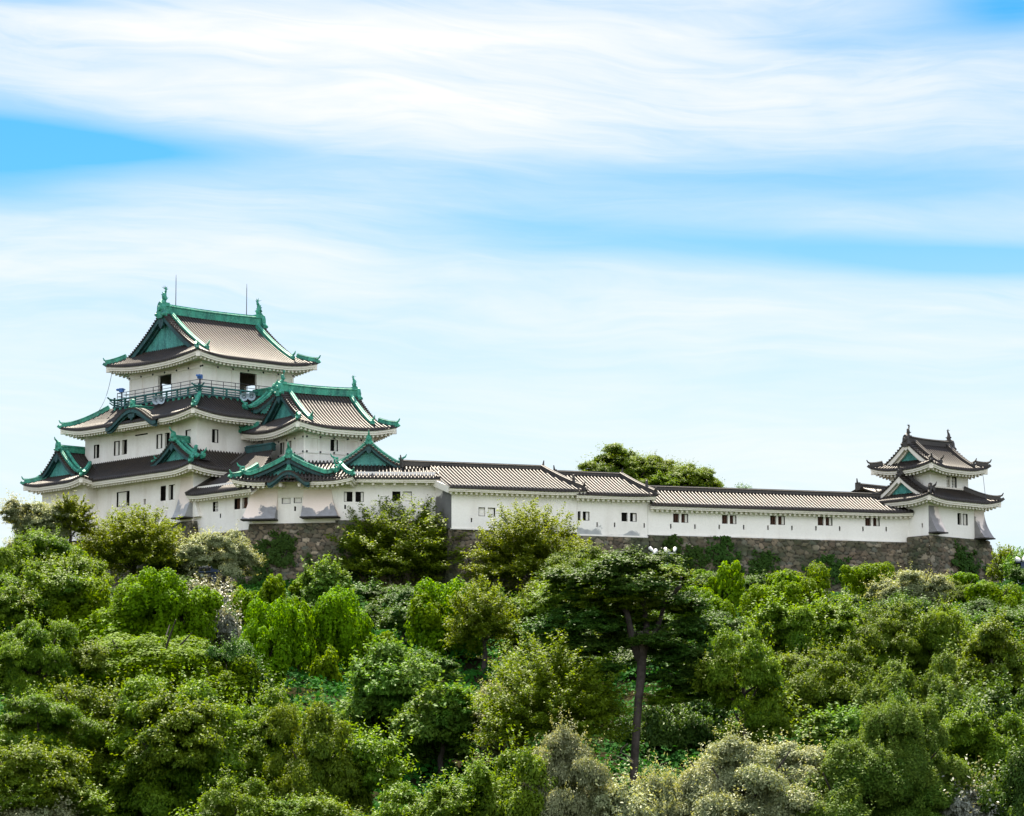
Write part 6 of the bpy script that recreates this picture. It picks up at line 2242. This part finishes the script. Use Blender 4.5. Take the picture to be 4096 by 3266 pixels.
# climbers on the stone walls
def climber(label, fr, px, py, w, h, seed, kind='creeper', d=1.0, batter=0.2, ztop=29.0, n=1500, stem=True):
    rng = np.random.default_rng(seed)
    x0, z0 = fr.xz(px, py, d)
    nb_ = 70
    ca, cb, cr = rng.normal(0, 0.62, nb_) * w, (1 - rng.beta(1.5, 1.1, nb_) * 2.1) * h, rng.uniform(0.04, 0.15, nb_)
    ca *= np.clip(0.45 + 0.55 * (0.8 - cb / h), 0.3, 1.0)
    j_ = rng.integers(0, nb_, n)
    a = ca[j_] + rng.normal(0, 1, n) * cr[j_] * w * 0.8
    b = cb[j_] + rng.normal(0, 1, n) * cr[j_] * h * 0.9
    k = z0 + b < ztop - 0.1
    a, b = a[k], b[k]
    dd = batter * (ztop - (z0 + b)) + 0.18 + rng.uniform(0, 0.30, len(a))
    P = np.array([fr.P(x0 + i_, q, z0 + j) for i_, j, q in zip(a, b, dd)])
    base = fr.P(x0, batter * (ztop - z0) + 0.2, z0 - h)
    t = thing('climbing_plant', label, 'climber', base)
    N = np.tile([fr.n[0], fr.n[1], 0.55], (len(P), 1))
    me = leaves_mesh('foliage', P - np.array(base), N, 0.26, 0.19, rng, LM[kind], jit=0.5, droop=0.8)
    o = bpy.data.objects.new('foliage', me)
    C.objects.link(o)
    o.parent = t
    mb = MB()
    for i_ in (-0.3, 0.1, 0.35):
        mb.tube([fr.P(x0 + i_ * w * (0.3 + 0.7 * f), batter * (ztop - (z0 - h + 1.7 * h * f)) + 0.2, z0 - h + 1.7 * h * f) for f in (0, 0.35, 0.7, 1.0)], [0.05, 0.04, 0.03, 0.015], 5)
    mb.build('stem', M['bark'], t)
climber('green creeper on the brown stone wall below the small tower gable', Sb_, 1125, 2190, 1.9, 1.5, 1, ztop=zw_l, n=1600)
climber('pointed green creeper on the brown wall beside the wide feathery tree', Sc_, 1420, 2215, 1.5, 2.2, 2, ztop=zw_l, n=2600)
climber('creeper low on the brown stone wall near the pale olive tree', Sb_, 1035, 2270, 1.2, 2.4, 3, ztop=zw_l, n=1800)
climber('ivy hanging below the left end of the longest gallery', F5, 2700, 2175, 0.8, 1.0, 4, ztop=zb5, n=700)
climber('large creeper right of the floodlight box on the long wall', F5, 2790, 2290, 2.6, 2.2, 5, ztop=zb5, n=3000)
climber('ivy patch under the second paired window of the longest gallery', F5, 2895, 2185, 1.3, 1.2, 6, ztop=zb5, n=1300)
climber('creeper low on the long wall under the third paired window', F5, 3060, 2270, 1.7, 1.6, 7, ztop=zb5, n=1600)
climber('creeper low on the long wall under the fifth paired window', F5, 3330, 2275, 2.0, 1.2, 8, ztop=zb5, n=1700)
climber('wispy creeper covering the turret wall on its right side', fR1F, 3870, 2275, 1.9, 2.2, 9, ztop=zbr, n=2600, batter=0.27)

# ------------------------------------------------------------------ floodlights
def lamp_head(t, q, d, r=0.24):
    q = Vector(q)
    d = Vector(d).normalized()
    mb = MB()
    mb.tube([q - d * 0.30, q - d * 0.22, q - d * 0.05, q + d * 0.14, q + d * 0.22], [r * 0.25, r * 0.7, r * 1.0, r * 1.15, r * 1.2], 14)
    h = mb.build('lamp_head', M['lamp_white'], t)
    mb = MB()
    mb.tube([q + d * 0.221, q + d * 0.235], r * 1.05, 14)
    mb.build('lamp_glass', M['glass'], h)
    mb = MB()
    mb.tube([q + Vector((-r * 1.15, 0, 0)), q + Vector((-r * 1.15, 0, -r * 1.5)), q + Vector((r * 1.15, 0, -r * 1.5)), q + Vector((r * 1.15, 0, 0))], 0.03, 5)
    mb.build('yoke', M['iron'], h)


def floodlights_left():
    Y = 283.0
    P = lambda px, py, dy=0.0: Vector(xyz(px, py, Y + dy))
    c = P(853, 2290)
    g = float(ground_z(c.x, Y))
    t = thing('floodlight_stand', 'navy floodlight frame with white lamp heads among the trees below the tower', 'floodlights', (c.x, Y, g))
    fr = Fr((0, Y), (1, 0), (0, -1))
    x = lambda px: xyz(px, 2280, Y)[0]
    z = lambda py: zat(py, Y)
    mb = MB()
    mb.fbox(fr, x(846), x(869), -0.25, 0.25, g - 0.3, z(2291))
    mb.build('pole', M['navy'], t)
    mb = MB()
    mb.fbox(fr, x(796), x(921), -0.45, 0.45, z(2292), z(2287))
    mb.build('platform', M['navy'], t)
    mb = MB()
    mb.fbox(fr, x(844), x(877), -0.4, 0.4, z(2287) + 0.003, z(2254))
    mb.fbox(fr, x(843), x(878), -0.45, 0.45, z(2254) + 0.003, z(2251))
    mb.build('control_box', M['navy'], t)
    mb = MB()
    for dy in (-0.42, 0.42):
        for py in (2258, 2272):
            mb.tube([(x(797), Y + dy, z(py)), (x(903), Y + dy, z(py) + 0.05)], 0.035, 5)
        for px in (799, 834, 900):
            mb.tube([(x(px), Y + dy, z(2288)), (x(px), Y + dy, z(2257))], 0.035, 5)
    mb.build('cage_rail', M['iron'], t)
    for px, py in ((820, 2260), (893, 2260), (932, 2257)):
        lamp_head(t, P(px, py, -0.1), (0.1, 0.75, 0.65), 0.26)
    for px, py in ((811, 2302), (897, 2300), (927, 2294)):
        lamp_head(t, P(px, py, 0.2), (-0.2, 0.8, -0.1), 0.16)
    mb = MB()
    mb.tube([P(921, 2289), P(932, 2284), P(932, 2270)], 0.04, 5)
    mb.build('arm', M['iron'], t)
floodlights_left()


def floodlights_right():
    Y = 284.0
    fr = Fr((0, Y), (1, 0), (0, -1))
    x = lambda px: xyz(px, 2220, Y)[0]
    z = lambda py: zat(py, Y)
    g = float(ground_z(x(2664), Y))
    t = thing('floodlight_post', 'tall navy box with white floodlights on a crossbar before the long stone wall', 'floodlights', (x(2664), Y, g))
    mb = MB()
    mb.fbox(fr, x(2650), x(2680), -0.35, 0.35, g - 0.4, z(2210))
    mb.build('control_box', M['navy'], t)
    mb = MB()
    mb.fbox(fr, x(2649), x(2681), -0.40, 0.40, z(2210) + 0.003, z(2207))
    mb.build('box_lid', M['lamp_white'], t)
    mb = MB()
    mb.fbox(fr, x(2608), x(2702), 0.402, 0.50, z(2217), z(2214))
    mb.build('crossbar', M['lamp_white'], t)
    for px, py, d in ((2605, 2198, (-0.6, 0.5, 0.6)), (2621, 2207, (0.3, 0.6, 0.5)), (2662, 2201, (0.0, 0.8, 0.5)), (2699, 2200, (0.2, 0.8, 0.6))):
        q = xyz(px, py, Y - 0.45)
        lamp_head(t, q, d, 0.13)
        mb = MB()
        mb.tube([(q[0], q[1], q[2] - 0.05), (q[0], q[1], z(2215))], 0.03, 5)
        mb.build('stem', M['iron'], t)
floodlights_right()


def floodlight_edge():
    Y = 287.0
    fr = Fr((0, Y), (1, 0), (0, -1))
    x = lambda px: xyz(px, 2300, Y)[0]
    z = lambda py: zat(py, Y)
    g = float(ground_z(x(4090), Y))
    t = thing('floodlight_mast', 'dark floodlight mast at the right edge below the turret', 'floodlights', (x(4092), Y, g))
    mb = MB()
    mb.fbox(fr, x(4083), x(4104), -0.3, 0.3, g - 0.4, z(2253))
    mb.build('pole', M['navy'], t)
    mb = MB()
    mb.fbox(fr, x(4064), x(4120), -0.35, 0.35, z(2253) + 0.003, z(2250))
    mb.build('platform', M['navy'], t)
    lamp_head(t, xyz(4072, 2240, Y), (-0.4, 0.6, 0.2), 0.2)
    lamp_head(t, xyz(4097, 2240, Y), (0.2, 0.6, 0.2), 0.2)
floodlight_edge()
bpy.context.view_layer.update()
